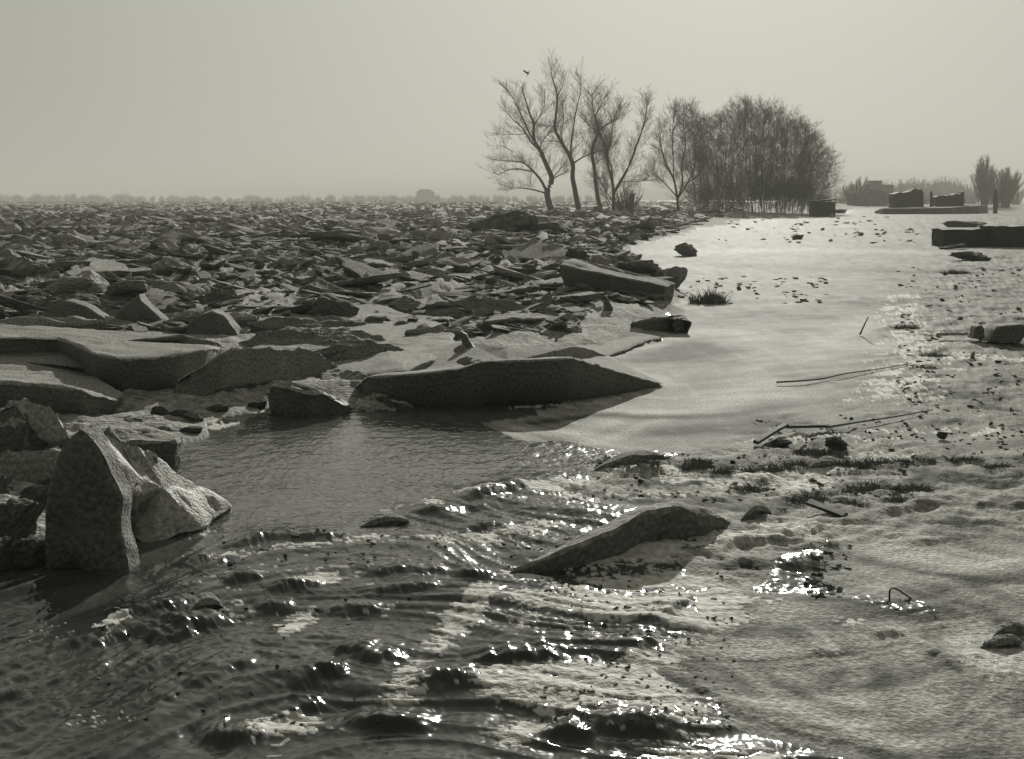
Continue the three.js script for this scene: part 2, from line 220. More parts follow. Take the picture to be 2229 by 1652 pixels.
{
  const rows = [], COLS = 860;
  for (let vy = 1760; vy > 470; vy -= 3.1) rows.push(-gp(CX, vy).z);
  for (let vy = 470; vy > 447; vy -= 1) rows.push(-gp(CX, vy).z);
  for (const d of [450, 560, 700, 900, 1200, 1700, 2500, 4000, 7000]) rows.push(d);
  const pos = [], col = [], uv = [], cl = [];
  for (const d of rows) for (let i = 0; i <= COLS; i++) {
    const s = (i / COLS - .5) * 2, x = s * (d * (d > 400 ? .9 : .5) + 1.2), g = ground(x, -d);
    pos.push(x, g.h, -d); col.push(g.c, g.c * .995, g.c * .93); uv.push(x, d); cl.push(g.cls);
  }
  const idx = [[], [], [], []], n = COLS + 1;
  for (let j = 0; j + 1 < rows.length; j++) for (let i = 0; i < COLS; i++) {
    const a = j * n + i, b = a + 1, c = a + n, d = c + 1;
    for (const t of [[a, b, c], [b, d, c]]) { const k = t.map(q => cl[q]); idx[k.filter(q => q === 3).length > 1 ? 3 : k[1] === 3 ? k[0] === 3 ? k[2] : k[0] : k[1]].push(...t); }
  }
  const whole = new THREE.BufferGeometry(); whole.setAttribute('position', new THREE.Float32BufferAttribute(pos, 3)); whole.setIndex(idx.flat()); whole.computeVertexNormals();
  const P0 = whole.attributes.position.array, N0 = whole.attributes.normal.array;
  const pick = list => {
    const map = new Int32Array(pos.length / 3).fill(-1), p = [], nn = [], c = [], u = [], ix = [];
    for (const v of list) { if (map[v] < 0) { map[v] = p.length / 3; p.push(P0[v * 3], P0[v * 3 + 1], P0[v * 3 + 2]); nn.push(N0[v * 3], N0[v * 3 + 1], N0[v * 3 + 2]); c.push(col[v * 3], col[v * 3 + 1], col[v * 3 + 2]); u.push(uv[v * 2], uv[v * 2 + 1]); } ix.push(map[v]); }
    const g = new THREE.BufferGeometry(); g.setAttribute('position', new THREE.Float32BufferAttribute(p, 3)); g.setAttribute('normal', new THREE.Float32BufferAttribute(nn, 3)); g.setAttribute('color', new THREE.Float32BufferAttribute(c, 3)); g.setAttribute('uv', new THREE.Float32BufferAttribute(u, 2)); g.setIndex(ix); return g;
  };
  struct(pick(idx[0]), M.field, 'ice_field', 'broad field of jammed grey ice reaching the horizon');
  struct(pick(idx[1]), M.water, 'river_water', 'dark rippled flood water streaming between the ice');
  struct(pick(idx[2]), M.slush, 'slush_ice', 'smooth grey sheet of slush ice on the flood water');
  const f = setup(new THREE.Mesh(pick(idx[3]), M.foam), 'foam'); tag(f, 'white foam and froth flecks drifting on the flood water', 'foam', null, 'stuff'); scene.add(f);
}
console.log('ground done');

// ---------------------------------------------------------------- ice slabs traced by their top outline: [x, y in the view, height in metres]
function ringMesh(rings, closeTop, closeBottom, side = !closeTop) {
  const N = rings[0].length, pos = [], uv = [], ix = [];
  rings.forEach((r, j) => r.forEach((p, i) => { pos.push(p.x, p.y, p.z); }));
  for (let j = 0; j + 1 < rings.length; j++) for (let i = 0; i < N; i++) { const a = j * N + i, b = j * N + (i + 1) % N, c = a + N, d = b + N; ix.push(a, c, b, b, c, d); }
  const cap = (r, off, flip) => { const c = new THREE.Vector3(); r.forEach(p => c.add(p)); c.divideScalar(N); const k = pos.length / 3; pos.push(c.x, c.y, c.z); for (let i = 0; i < N; i++) flip ? ix.push(k, off + (i + 1) % N, off + i) : ix.push(k, off + i, off + (i + 1) % N); };
  if (closeTop) cap(rings[0], 0, false);
  if (closeBottom) cap(rings[rings.length - 1], (rings.length - 1) * N, true);
  const g = new THREE.BufferGeometry(); g.setAttribute('position', new THREE.Float32BufferAttribute(pos, 3)); g.setIndex(ix); g.computeVertexNormals();
  const nr = g.attributes.normal, N3 = new THREE.Vector3(), e1 = new THREE.Vector3(), e2 = new THREE.Vector3(), q3 = new THREE.Vector3();
  if (side) { let arc = 0; const cum = rings[0].map((p, i) => { if (i) arc += p.distanceTo(rings[0][i - 1]); return arc; }); const dep = rings.map(() => 0); for (let j = 1; j < rings.length; j++) dep[j] = dep[j - 1] + rings[j][0].distanceTo(rings[j - 1][0]); for (let i = 0; i < pos.length / 3; i++) i < rings.length * N ? uv.push(cum[i % N], dep[Math.floor(i / N)]) : uv.push(pos[i * 3], pos[i * 3 + 2]); }
  else { for (let i = 0; i < nr.count; i++) N3.add(q3.fromBufferAttribute(nr, i)); N3.normalize(); e1.set(1, 0, 0).addScaledVector(N3, -N3.x).normalize(); e2.copy(N3).cross(e1); for (let i = 0; i < pos.length / 3; i++) { q3.set(pos[i * 3], pos[i * 3 + 1], pos[i * 3 + 2]); uv.push(q3.dot(e1), q3.dot(e2)); } }
  g.setAttribute('uv', new THREE.Float32BufferAttribute(uv, 2));
  return g;
}
function outline(pts, N, jag) {
  const L = [0]; for (let i = 0; i < pts.length; i++) L.push(L[i] + pts[i].distanceTo(pts[(i + 1) % pts.length]));
  const out = []; let k = 0; const total = L[pts.length];
  for (let i = 0; i < N; i++) { const s = i / N * total; while (L[k + 1] < s) k++; out.push(pts[k].clone().lerp(pts[(k + 1) % pts.length], (s - L[k]) / (L[k + 1] - L[k] || 1))); }
  const c = new THREE.Vector3(); out.forEach(p => c.add(p)); c.divideScalar(N);
  let area = 0; for (let i = 0; i < N; i++) { const a = out[i], b = out[(i + 1) % N]; area += a.x * b.z - b.x * a.z; }
  if (area > 0) out.reverse();
  const f = 9 / Math.sqrt(total); return { base: out, ring: out.map(p => { const o = p.clone().sub(c).setY(0).normalize(); return p.clone().addScaledVector(o, jag * fbm(p.x * f + 3, p.z * f + p.y * f, 3)); }), c, total };
}
function slabParts(pts, o = {}) {
  const N = o.n ?? 90, jag = o.jag ?? .05, { ring, base, c } = outline(pts, N, jag);
  if (o.center) c.copy(o.center); c.y += o.bulge ?? 0;
  const wav = o.wave ?? .02, f = o.freq ?? 3, R = pts.length > 40 ? [.5, 1] : o.lite ? [.3, .6, .85, .95, 1] : [...Array(14)].map((_, i) => Math.pow((i + 1) / 15, .75)).concat(1), s0 = rr(0, 50);
  const tops = R.map(r => ring.map((p, i) => { const q = c.clone().lerp(base[i], r).addScaledVector(p.clone().sub(base[i]), Math.pow(r, 7)); q.y += (o.bulge ?? 0) * 0 + wav * fbm(q.x * f + s0, q.z * f * 1.6, 4) * (r === 1 ? .35 : 1) - (r === 1 ? .012 : 0); return q; }));
  const lip = ring.map((p, i) => { const q = tops[tops.length - 1][i].clone(); const out = p.clone().sub(c).setY(0).normalize(); return q.addScaledVector(out, .012).setY(q.y - .014 - .02 * n2(p.x * 9, p.z * 9)); });
  const crust = ringMesh([...tops, lip], true, false);
  const th = o.thick ?? .3, under = o.under ?? .08, rg = o.rough ?? .03, sides = [];
  for (const t of [0, .15, .3, .45, .6, .75, .9, 1]) sides.push(lip.map((p, i) => {
    const out = ring[i].clone().sub(c).setY(0).normalize(), q = p.clone(); q.y -= th * t - .01;
    return q.addScaledVector(out, -.014 - under * t * t + rg * fb3(q.x * 7 + s0, q.y * 9, q.z * 7, 3) - .03 * (t === 1));
  }));
  return { crust, body: ringMesh(sides, false, true) };
}
function slab(name, label, pts, o = {}) {
  const w = pts.map(([x, y, h]) => gp(x, y, h)), g = top(new THREE.Group(), name);
  const base = new THREE.Vector3(); w.forEach(p => base.add(p)); base.divideScalar(w.length); base.y = 0;
  const p = slabParts(w, o);
  for (const k of ['crust', 'body']) { p[k].translate(-base.x, -base.y, -base.z); }
  g.position.copy(base);
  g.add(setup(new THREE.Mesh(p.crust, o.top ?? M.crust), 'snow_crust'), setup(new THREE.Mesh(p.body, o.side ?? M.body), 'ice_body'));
  return tag(g, label, o.cat ?? 'ice slab', o.group);
}
// an upright slab: its face traced in the upright plane at a distance, leaning back, with real thickness
function upright(name, label, pts, dist, o = {}) {
  const f = pts.map(([x, y]) => dp(x, y, dist)), base = new THREE.Vector3(); f.forEach(p => base.add(p)); base.divideScalar(f.length); base.y = Math.min(...f.map(p => p.y));
  const lean = o.lean ?? .3, N = o.n ?? 80, th = o.thick ?? .2, s0 = rr(0, 50);
  const loc = f.map(p => p.clone().sub(base)), L = [0]; for (let i = 0; i < loc.length; i++) L.push(L[i] + loc[i].distanceTo(loc[(i + 1) % loc.length]));
  const ring = []; let k = 0; for (let i = 0; i < N; i++) { const s = i / N * L[loc.length]; while (L[k + 1] < s) k++; ring.push(loc[k].clone().lerp(loc[(k + 1) % loc.length], (s - L[k]) / (L[k + 1] - L[k]))); }
  let area = 0; for (let i = 0; i < N; i++) { const a = ring[i], b = ring[(i + 1) % N]; area += a.x * b.y - b.x * a.y; } if (area < 0) ring.reverse();
  const c = new THREE.Vector3(); ring.forEach(p => c.add(p)); c.divideScalar(N);
  const place = (p, r, depth) => { const q = c.clone().lerp(p, r); const y = q.y; const nz = .03 * fb3(q.x * 6 + s0, q.y * 6, depth * 5, 3); return new THREE.Vector3(q.x + nz * .6 + (o.skew ?? 0) * depth, y + nz * .4, -depth - lean * y + nz); };
  const face = [.15, .35, .55, .72, .86, .95, 1].map(r => ring.map(p => place(p, r, r > .9 ? (r === 1 ? .03 : .008) : 0)));
  const rim = [.03, .3, .6, .9, 1].map(t => ring.map(p => place(p, t === 1 ? .95 : 1.0 + .02 * n3(p.x * 9, p.y * 9, t * 4), .03 + (th - .03) * t)));
  const g = top(new THREE.Group(), name); g.position.copy(base);
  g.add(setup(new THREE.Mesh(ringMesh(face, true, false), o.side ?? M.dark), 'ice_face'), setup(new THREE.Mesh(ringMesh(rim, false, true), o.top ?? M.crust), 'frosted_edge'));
  return tag(g, label, o.cat ?? 'ice slab', o.group);
}
const pale = { top: M.crustPale }, laterBlocks = [];
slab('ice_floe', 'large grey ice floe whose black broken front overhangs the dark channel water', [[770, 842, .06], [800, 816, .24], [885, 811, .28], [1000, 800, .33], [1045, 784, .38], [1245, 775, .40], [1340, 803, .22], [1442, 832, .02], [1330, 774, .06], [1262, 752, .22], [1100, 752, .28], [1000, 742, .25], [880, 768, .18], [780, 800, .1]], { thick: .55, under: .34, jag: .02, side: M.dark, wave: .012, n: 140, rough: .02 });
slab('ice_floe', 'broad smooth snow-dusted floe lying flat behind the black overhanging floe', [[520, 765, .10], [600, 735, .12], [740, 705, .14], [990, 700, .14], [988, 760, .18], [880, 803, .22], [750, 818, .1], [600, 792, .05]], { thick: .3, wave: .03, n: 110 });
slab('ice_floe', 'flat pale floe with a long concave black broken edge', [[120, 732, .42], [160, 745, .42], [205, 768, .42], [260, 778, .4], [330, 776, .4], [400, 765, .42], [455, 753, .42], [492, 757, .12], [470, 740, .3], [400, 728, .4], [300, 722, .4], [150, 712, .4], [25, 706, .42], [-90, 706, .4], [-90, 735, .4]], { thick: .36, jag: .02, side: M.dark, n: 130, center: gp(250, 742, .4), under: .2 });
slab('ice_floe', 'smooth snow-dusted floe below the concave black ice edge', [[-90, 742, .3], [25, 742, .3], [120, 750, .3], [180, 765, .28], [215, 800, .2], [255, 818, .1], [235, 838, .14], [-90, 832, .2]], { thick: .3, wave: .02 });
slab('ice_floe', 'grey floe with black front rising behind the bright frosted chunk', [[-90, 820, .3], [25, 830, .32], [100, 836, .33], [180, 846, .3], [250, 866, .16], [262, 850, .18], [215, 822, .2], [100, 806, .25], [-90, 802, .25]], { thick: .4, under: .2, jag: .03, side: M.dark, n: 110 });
slab('ice_chunk', 'bright frosted ice chunk tilted beside the pointed black slab', [[55, 866, .5], [85, 872, .48], [110, 885, .44], [125, 910, .37], [150, 948, .28], [105, 958, .24], [75, 940, .28], [40, 925, .34], [-40, 910, .38], [-30, 885, .44], [20, 884, .46]], { thick: .3, wave: .07, freq: 9, jag: .05, ...pale, cat: 'ice chunk' });
slab('ice_chunk', 'low black lens of ice under the bright frosted chunk', [[-40, 934, .32], [30, 928, .32], [80, 938, .28], [118, 958, .2], [100, 952, .22], [40, 922, .3], [-40, 920, .3]], { thick: .22, side: M.dark, cat: 'ice chunk' });
slab('ice_chunk', 'rough grey frosted ice heap left of the pointed black slab', [[-40, 985, .22], [60, 975, .24], [130, 965, .26], [160, 1000, .2], [120, 1030, .12], [40, 1050, .06], [-60, 1060, .04]], { thick: .3, wave: .06, freq: 8, top: M.crust, side: M.dark, cat: 'ice chunk' });
upright('ice_slab', 'pointed black ice slab standing upright at the water edge', [[96, 1290], [104, 1120], [112, 1062], [126, 1022], [140, 985], [158, 955], [178, 936], [194, 925], [210, 938], [226, 968], [240, 1000], [258, 1040], [274, 1078], [268, 1150], [285, 1275]], 5.55, { lean: -.16, thick: .2, side: M.dark, top: M.crustDim, n: 120 });
for (const [x, y, w, h] of [[30, 1180, 130, 100], [95, 1120, 90, 70], [-30, 1110, 120, 70], [70, 1235, 120, 70], [-20, 1250, 110, 90], [130, 1250, 80, 50]])
  laterBlocks.push([x, y, w, h]);
upright('ice_slab', 'second dark slab wedged behind the pointed black slab', [[190, 1120], [205, 955], [222, 936], [262, 990], [296, 1060], [290, 1120]], 6.0, { lean: .2, thick: .05, side: M.dark });
slab('ice_slab', 'glistening frosted ice slab sloping down into the channel water', [[222, 938, .57], [300, 972, .46], [365, 1012, .31], [440, 1060, .13], [505, 1092, .03], [430, 1142, .02], [330, 1172, .0], [272, 1140, .06], [266, 1075, .28], [240, 990, .48]], { thick: .45, wave: .045, freq: 3, jag: .03, n: 120, top: M.crustPale, side: M.dark });
slab('ice_slab', 'thin dark ice slab jutting over water behind the glistening slope', [[272, 962, .2], [330, 957, .2], [385, 958, .18], [394, 948, .18], [340, 943, .2], [285, 950, .2]], { thick: .26, side: M.dark, jag: .01 });
slab('ice_chunk', 'small frosted chunk at the foot of the pointed black slab', [[165, 1112, .18], [200, 1102, .2], [262, 1105, .18], [270, 1130, .12], [250, 1160, .05], [190, 1160, .05]], { thick: .2, wave: .07, freq: 12, top: M.crustDim, side: M.dark, cat: 'ice chunk' });
slab('ice_slab', 'dark peaked slab with a bright rim at the floe edge', [[580, 856, .12], [600, 834, .26], [625, 838, .24], [660, 850, .2], [710, 852, .18], [770, 882, .02], [740, 872, .1], [690, 845, .2], [610, 828, .25]], { thick: .3, side: M.dark, ...pale });
slab('ice_slab', 'low dark hummock of ice beside the dark peaked slab', [[690, 812, .1], [730, 800, .14], [790, 808, .16], [810, 830, .1], [790, 856, .04], [740, 850, .05], [700, 835, .06]], { thick: .2, wave: .06, top: M.crustDim, side: M.dark });
slab('ice_chunk', 'pale frosted ice wedge touching the black floe front', [[812, 855, .12], [850, 864, .1], [898, 882, .02], [840, 887, .01], [770, 886, .01], [780, 868, .06]], { thick: .12, wave: .03, freq: 9, ...pale, cat: 'ice chunk' });
slab('ice_slab', 'thick tilted ice slab with pale rim and black face beside the wide channel', [[1222, 576, .68], [1330, 598, .53], [1450, 622, .34], [1468, 614, .36], [1345, 584, .6], [1245, 561, .76], [1228, 566, .74]], { thick: .75, under: .3, side: M.dark, top: M.crust, jag: .03, n: 120 });
slab('ice_slab', 'long dark-fronted slab lying left of the thick tilted slab', [[882, 624, .26], [960, 617, .29], [1070, 610, .31], [1082, 602, .31], [990, 603, .3], [895, 608, .28]], { thick: .45, side: M.dark });
slab('ice_slab', 'dark-fronted slab under the frosted mound', [[1050, 702, .2], [1110, 692, .23], [1192, 693, .2], [1190, 684, .2], [1120, 680, .22], [1070, 686, .2]], { thick: .35, side: M.dark, top: M.crustDim });
slab('ice_mound', 'wide wrinkled frosted ice mound behind the flat floe', [[878, 678, .05], [930, 664, .18], [1000, 648, .3], [1110, 650, .3], [1195, 690, .08], [1150, 702, .02], [1040, 704, .01], [930, 694, .01]], { thick: .3, wave: .10, freq: 3.5, bulge: .08, top: M.crustDim, n: 110, cat: 'ice mound' });
slab('ice_floe', 'thin frost-patterned pane of ice at the rim of the swirl', [[1200, 705, .05], [1232, 686, .05], [1330, 705, .04], [1437, 732, .03], [1400, 742, .03], [1322, 772, .03], [1290, 778, .05], [1200, 762, .05], [1188, 730, .05]], { thick: .12, wave: .012, freq: 9, top: M.crust });
slab('ice_chunk', 'dark chunk with hollow rim beside the swirl', [[1375, 702, .16], [1430, 690, .2], [1490, 684, .2], [1502, 700, .14], [1480, 688, .18], [1420, 682, .18], [1385, 690, .17]], { thick: .28, side: M.dark, top: M.crustDim, cat: 'ice chunk' });
upright('ice_shard', 'small black pointed shard standing before the thick tilted slab', [[1312, 702], [1316, 660], [1322, 645], [1330, 660], [1345, 702]], 17.2, { thick: .12, cat: 'ice shard', n: 40 });
upright('ice_slab', 'dark wedge of ice leaning left of the double-humped blocks', [[70, 735], [84, 690], [104, 665], [130, 656], [170, 668], [210, 690], [275, 735]], 15.6, { thick: .3, lean: .5, side: M.body });
upright('ice_slab', 'dark leaning slab with crumbled pale right edge', [[232, 735], [245, 680], [268, 660], [286, 646], [315, 675], [350, 700], [392, 735]], 15.6, { thick: .3, lean: .5, side: M.body });
upright('ice_slab', 'rounded dark ice block with frosted shoulder above the concave edge', [[395, 745], [405, 705], [425, 688], [455, 680], [482, 690], [505, 715], [525, 748]], 14.8, { thick: .35, lean: .4, side: M.body });
slab('ice_floe', 'long flat pale floe strip between rows of dark blocks', [[335, 630, .12], [480, 612, .14], [640, 601, .14], [760, 593, .14], [900, 600, .14], [880, 614, .12], [700, 622, .12], [480, 632, .1], [360, 638, .08]], { thick: .25, wave: .03, n: 100 });
slab('ice_floe', 'flat pale floe behind the wrinkled floe', [[460, 668, .12], [560, 648, .16], [700, 648, .16], [840, 665, .14], [900, 690, .1], [720, 702, .1], [560, 694, .1], [500, 690, .06]], { thick: .3, wave: .02, n: 100 });
slab('ice_floe', 'wrinkled grey floe rising gently above the concave black edge', [[520, 742, .12], [600, 715, .26], [700, 712, .24], [800, 722, .2], [860, 745, .14], [740, 758, .1], [600, 756, .08]], { thick: .3, wave: .08, freq: 4, bulge: .05, top: M.crustDim });
slab('ice_floe', 'wrinkled low grey floe with ragged dark right end', [[390, 824, .22], [440, 793, .34], [488, 763, .45], [560, 753, .44], [680, 760, .32], [745, 800, .08], [700, 816, .05], [600, 830, .05], [480, 838, .12]], { thick: .3, wave: .07, freq: 4, top: M.crust, side: M.crustDim, under: -.1, n: 120, rough: .05 });
upright('ice_shard', 'thin dark shard poking through the flat floe corner', [[1003, 722], [1015, 728], [1042, 765], [1025, 772], [1008, 750]], 12.3, { thick: .08, cat: 'ice shard', n: 40, side: M.body, top: M.crustPale });
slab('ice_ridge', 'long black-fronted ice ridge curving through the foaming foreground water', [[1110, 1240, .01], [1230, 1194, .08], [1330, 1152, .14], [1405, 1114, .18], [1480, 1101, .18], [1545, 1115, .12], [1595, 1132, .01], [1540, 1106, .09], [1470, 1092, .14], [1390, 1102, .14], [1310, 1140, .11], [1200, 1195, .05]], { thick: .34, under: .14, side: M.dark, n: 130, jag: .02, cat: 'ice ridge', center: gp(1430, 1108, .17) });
[[[60, 604, .2], [120, 590, .24], [200, 586, .24], [235, 596, .2], [180, 608, .16], [100, 612, .16]], [[420, 578, .22], [500, 566, .26], [600, 564, .26], [630, 572, .22], [540, 584, .18], [450, 586, .18]], [[690, 560, .24], [760, 548, .28], [880, 544, .3], [905, 552, .26], [820, 564, .2], [730, 568, .2]], [[1080, 668, .16], [1130, 655, .2], [1220, 652, .2], [1240, 662, .16], [1170, 674, .12]], [[960, 578, .24], [1040, 566, .3], [1130, 564, .3], [1160, 572, .26], [1060, 586, .2]], [[200, 660, .16], [280, 648, .2], [400, 644, .2], [430, 656, .16], [320, 670, .12]], [[-60, 640, .2], [40, 628, .24], [110, 630, .22], [90, 644, .18], [-20, 652, .16]], [[560, 526, .3], [640, 518, .34], [740, 517, .34], [720, 526, .3], [620, 532, .26]]]
  .forEach(p => slab('ice_floe', 'flat pale snow-dusted floe frozen into the jumbled ice field', p, { thick: .4, wave: .04, freq: 2, n: 60, jag: .08, side: M.body, group: 'flat floes in the jumbled field', lite: true }));
[[[985, 656, .2], [1040, 651, .25], [1095, 656, .18], [1088, 645, .2], [1000, 643, .22]], [[1130, 628, .26], [1180, 618, .33], [1232, 616, .34], [1226, 606, .34], [1150, 612, .3]], [[812, 656, .16], [850, 648, .22], [905, 652, .18], [895, 640, .22], [830, 641, .22]], [[1060, 590, .3], [1110, 582, .38], [1180, 584, .34], [1172, 572, .36], [1080, 574, .36]], [[690, 640, .2], [730, 632, .26], [790, 636, .22], [780, 624, .26], [710, 624, .26]], [[590, 676, .14], [640, 670, .2], [700, 674, .16], [690, 664, .2], [610, 664, .2]], [[1205, 668, .14], [1250, 662, .2], [1300, 668, .14], [1290, 657, .18], [1220, 656, .18]], [[960, 612, .26], [1010, 604, .34], [1060, 606, .3], [1050, 596, .33], [975, 598, .32]]]
  .forEach(p => slab('ice_slab', 'tilted dark-fronted ice slab wedged among rubble left of the thick tilted slab', p, { thick: .4, wave: .04, freq: 3, n: 60, jag: .05, side: M.body, group: 'dark-fronted slabs wedged in the rubble', lite: true, top: M.crustDim }));
[[[-80, 700, .3], [60, 690, .34], [180, 688, .34], [230, 700, .3], [100, 708, .26], [-60, 712, .26]], [[540, 700, .2], [620, 692, .24], [760, 690, .22], [800, 702, .18], [700, 712, .14], [580, 712, .14]], [[880, 720, .2], [940, 708, .24], [1010, 706, .22], [1030, 716, .18], [960, 728, .14]], [[640, 770, .2], [720, 752, .26], [840, 744, .26], [880, 756, .2], [780, 776, .14], [680, 784, .12]], [[380, 690, .24], [440, 682, .28], [540, 680, .26], [560, 690, .22], [460, 700, .18]]]
  .forEach((p, i) => slab('ice_floe', 'low wrinkled plate of grey ice overlapping its neighbours between the big floes', p, { thick: .3, wave: .05, freq: 4, n: 90, jag: .05, side: M.body, group: 'low overlapping plates between the big floes', top: i % 2 ? M.crustDim : M.crust }));
console.log('slabs done');

// ---------------------------------------------------------------- lumps: rounded broken ice blocks
function lumpGeo(det, s0, sq = .8, ang = .67) {
  const g = new THREE.IcosahedronGeometry(1, det), p = g.attributes.position, v = new THREE.Vector3(), uv = g.attributes.uv;
  const planes = []; const sv = seed; seed = (s0 * 7919 + 13) >>> 0; for (let i = 0; i < 11; i++) planes.push([new THREE.Vector3(rr(-1, 1), rr(-.7, 1), rr(-1, 1)).normalize(), rr(.42, .8)]); seed = sv;
  for (let i = 0; i < p.count; i++) {
    v.fromBufferAttribute(p, i); let r = 1;
    for (const [n, d] of planes) { const k = v.dot(n); if (k > 0) r = Math.min(r, mix(1, d / k, ang * 1.5 > 1 ? 1 : ang * 1.5)); }
    r *= 1.15 * (1 + .16 * fb3(v.x * 1.7 + s0, v.y * 1.7, v.z * 1.7 + s0 * 3, 3) + .07 * n3(v.x * 5 + s0, v.y * 5, v.z * 5) + .05 * n3(v.x * 12 + s0, v.y * 12, v.z * 12));
    v.multiplyScalar(r); v.y *= sq; p.setXYZ(i, v.x, v.y, v.z); uv.setXY(i, v.x * .5 + v.z * .3, v.y * .5 + v.z * .4);
  }
  g.computeVertexNormals();
  return g;
}
const lumps = [...Array(8)].map((_, i) => lumpGeo(5, i + 1, .8)), lumpsBig = [...Array(4)].map((_, i) => lumpGeo(8, i + 31, .85)), crumbs = [...Array(4)].map((_, i) => lumpGeo(3, i + 51, .7));
const slabUnit = [...Array(6)].map((_, i) => { // small tilted plates of broken ice, about 2 m across
  const sv = seed; seed = 900 + i * 77; const k = 5 + i % 3, pts = []; for (let j = 0; j < k; j++) { const a = j / k * 6.283 + rr(-.3, .3), r = rr(.75, 1.1); pts.push(new THREE.Vector3(Math.cos(a) * r * 1.1, .10, Math.sin(a) * r * .75)); }
  const p = slabParts(pts, { n: 34, thick: .19, wave: .06, freq: 2, jag: .14, rough: .06, lite: true }); seed = sv; return mergeGeometries([p.crust, p.body]);
});
function block(geo, mat, x, y, w, h, label, category, group, o = {}) {   // x, y: foot of the block in the view; w, h: its size in the view
  const p = gp(x, y, o.lift ?? .0), s = p.length() / F, m = setup(new THREE.Mesh(geo, mat), '');
  const R = w * s / 2, hh = h * s; m.scale.set(R, hh / 1.45, (o.deep ?? .8) * R); m.rotation.set(rr(-.1, .1), o.turn ?? rr(-.35, .35), o.tilt ?? rr(-.15, .15));
  m.position.set(p.x, p.y + hh * .35, p.z - R * .5); top(m, o.name ?? 'ice_block'); return tag(m, label, category, group);
}
const big = [
  [1095, 526, 190, 66, M.darkMatte, 'high black mound of ice under the bare trees'], [1215, 525, 130, 40, M.darkMatte, 'long low black block right of the high black mound'],
  [1352, 606, 140, 66, M.rubbleDim, 'big rounded boulder of ice behind the thick tilted slab'], [1462, 632, 88, 58, M.rubbleDim, 'craggy ice block at the right end of the thick tilted slab'],
  [358, 622, 108, 38, M.darkMatte, 'dark loaf-shaped block on the long pale floe strip'], [253, 633, 92, 30, M.darkMatte, 'dark flat block left of the loaf-shaped block'],
  [815, 586, 62, 46, M.rubbleDim, 'left of two round ice blocks side by side'], [850, 586, 44, 40, M.rubbleDim, 'right of two round ice blocks side by side'], [917, 585, 100, 44, M.rubbleDim, 'smooth rounded ice block right of the two round blocks'],
  [545, 592, 96, 46, M.rubbleDim, 'broad dark hummock behind the long pale floe strip'], [630, 592, 84, 36, M.darkMatte, 'dark block right of the broad dark hummock'],
  [940, 546, 90, 52, M.rubble, 'pale pointed ice hummock below the high black mound'], [1290, 532, 46, 30, M.rubbleDim, 'small rounded block at the right end of the black mound'],
  [1430, 722, 60, 30, M.darkMatte, 'dark lump in front of the hollow-rimmed chunk'], [1480, 722, 46, 36, M.darkMatte, 'dark pointed lump at the right of the hollow-rimmed chunk'],
  [40, 552, 44, 40, M.darkMatte, 'dark upright block left in the jumbled field'], [112, 545, 56, 32, M.darkMatte, 'dark rounded block near the dark upright block'],
  [130, 660, 110, 46, M.darkMatte, 'dark craggy heap above the dark wedge of ice'], [335, 480 + 40, 70, 26, M.rubbleDim, 'low grey hummock far out in the jumbled field'],
  [1050, 605, 120, 46, M.rubbleDim, 'sloping grey hummock left of the thick tilted slab'], [1175, 620, 110, 40, M.rubbleDim, 'grey hummock tucked behind the thick tilted slab'], [1100, 716, 96, 22, M.darkMatte, 'flat black lump at the foot of the frosted mound'],
  [560, 648, 90, 34, M.rubbleDim, 'brown-grey craggy lump behind the flat pale floe'], [640, 655, 60, 26, M.darkMatte, 'small dark lump behind the flat pale floe'], [740, 648, 120, 40, M.rubbleDim, 'craggy hummock with fallen sticks behind the flat pale floe'],
  [1495, 556, 50, 26, M.rubbleDim, 'lone ice block standing in the wide bright channel'], [1740, 520, 34, 10, M.darkMatte, 'small dark block far out in the bright channel'], [1465, 492, 74, 16, M.rubbleDim, 'low dark ridge of ice before the willow thicket'],
];
big.forEach(([x, y, w, h, m, label], i) => block(lumpsBig[i % 4], m, x, y, w, h, label, 'ice block'));
for (const [x, y, w, h] of laterBlocks) block(lumpsBig[Math.floor(rnd() * 4)], M.darkMatte, x, y, w, h, 'ice lump toned dark for shadow, heaped beside the pointed black slab', 'ice lump', 'shadow-toned lumps beside the pointed slab', { name: 'ice_lump' });  // dark tone of these lumps stands in for the shadow here
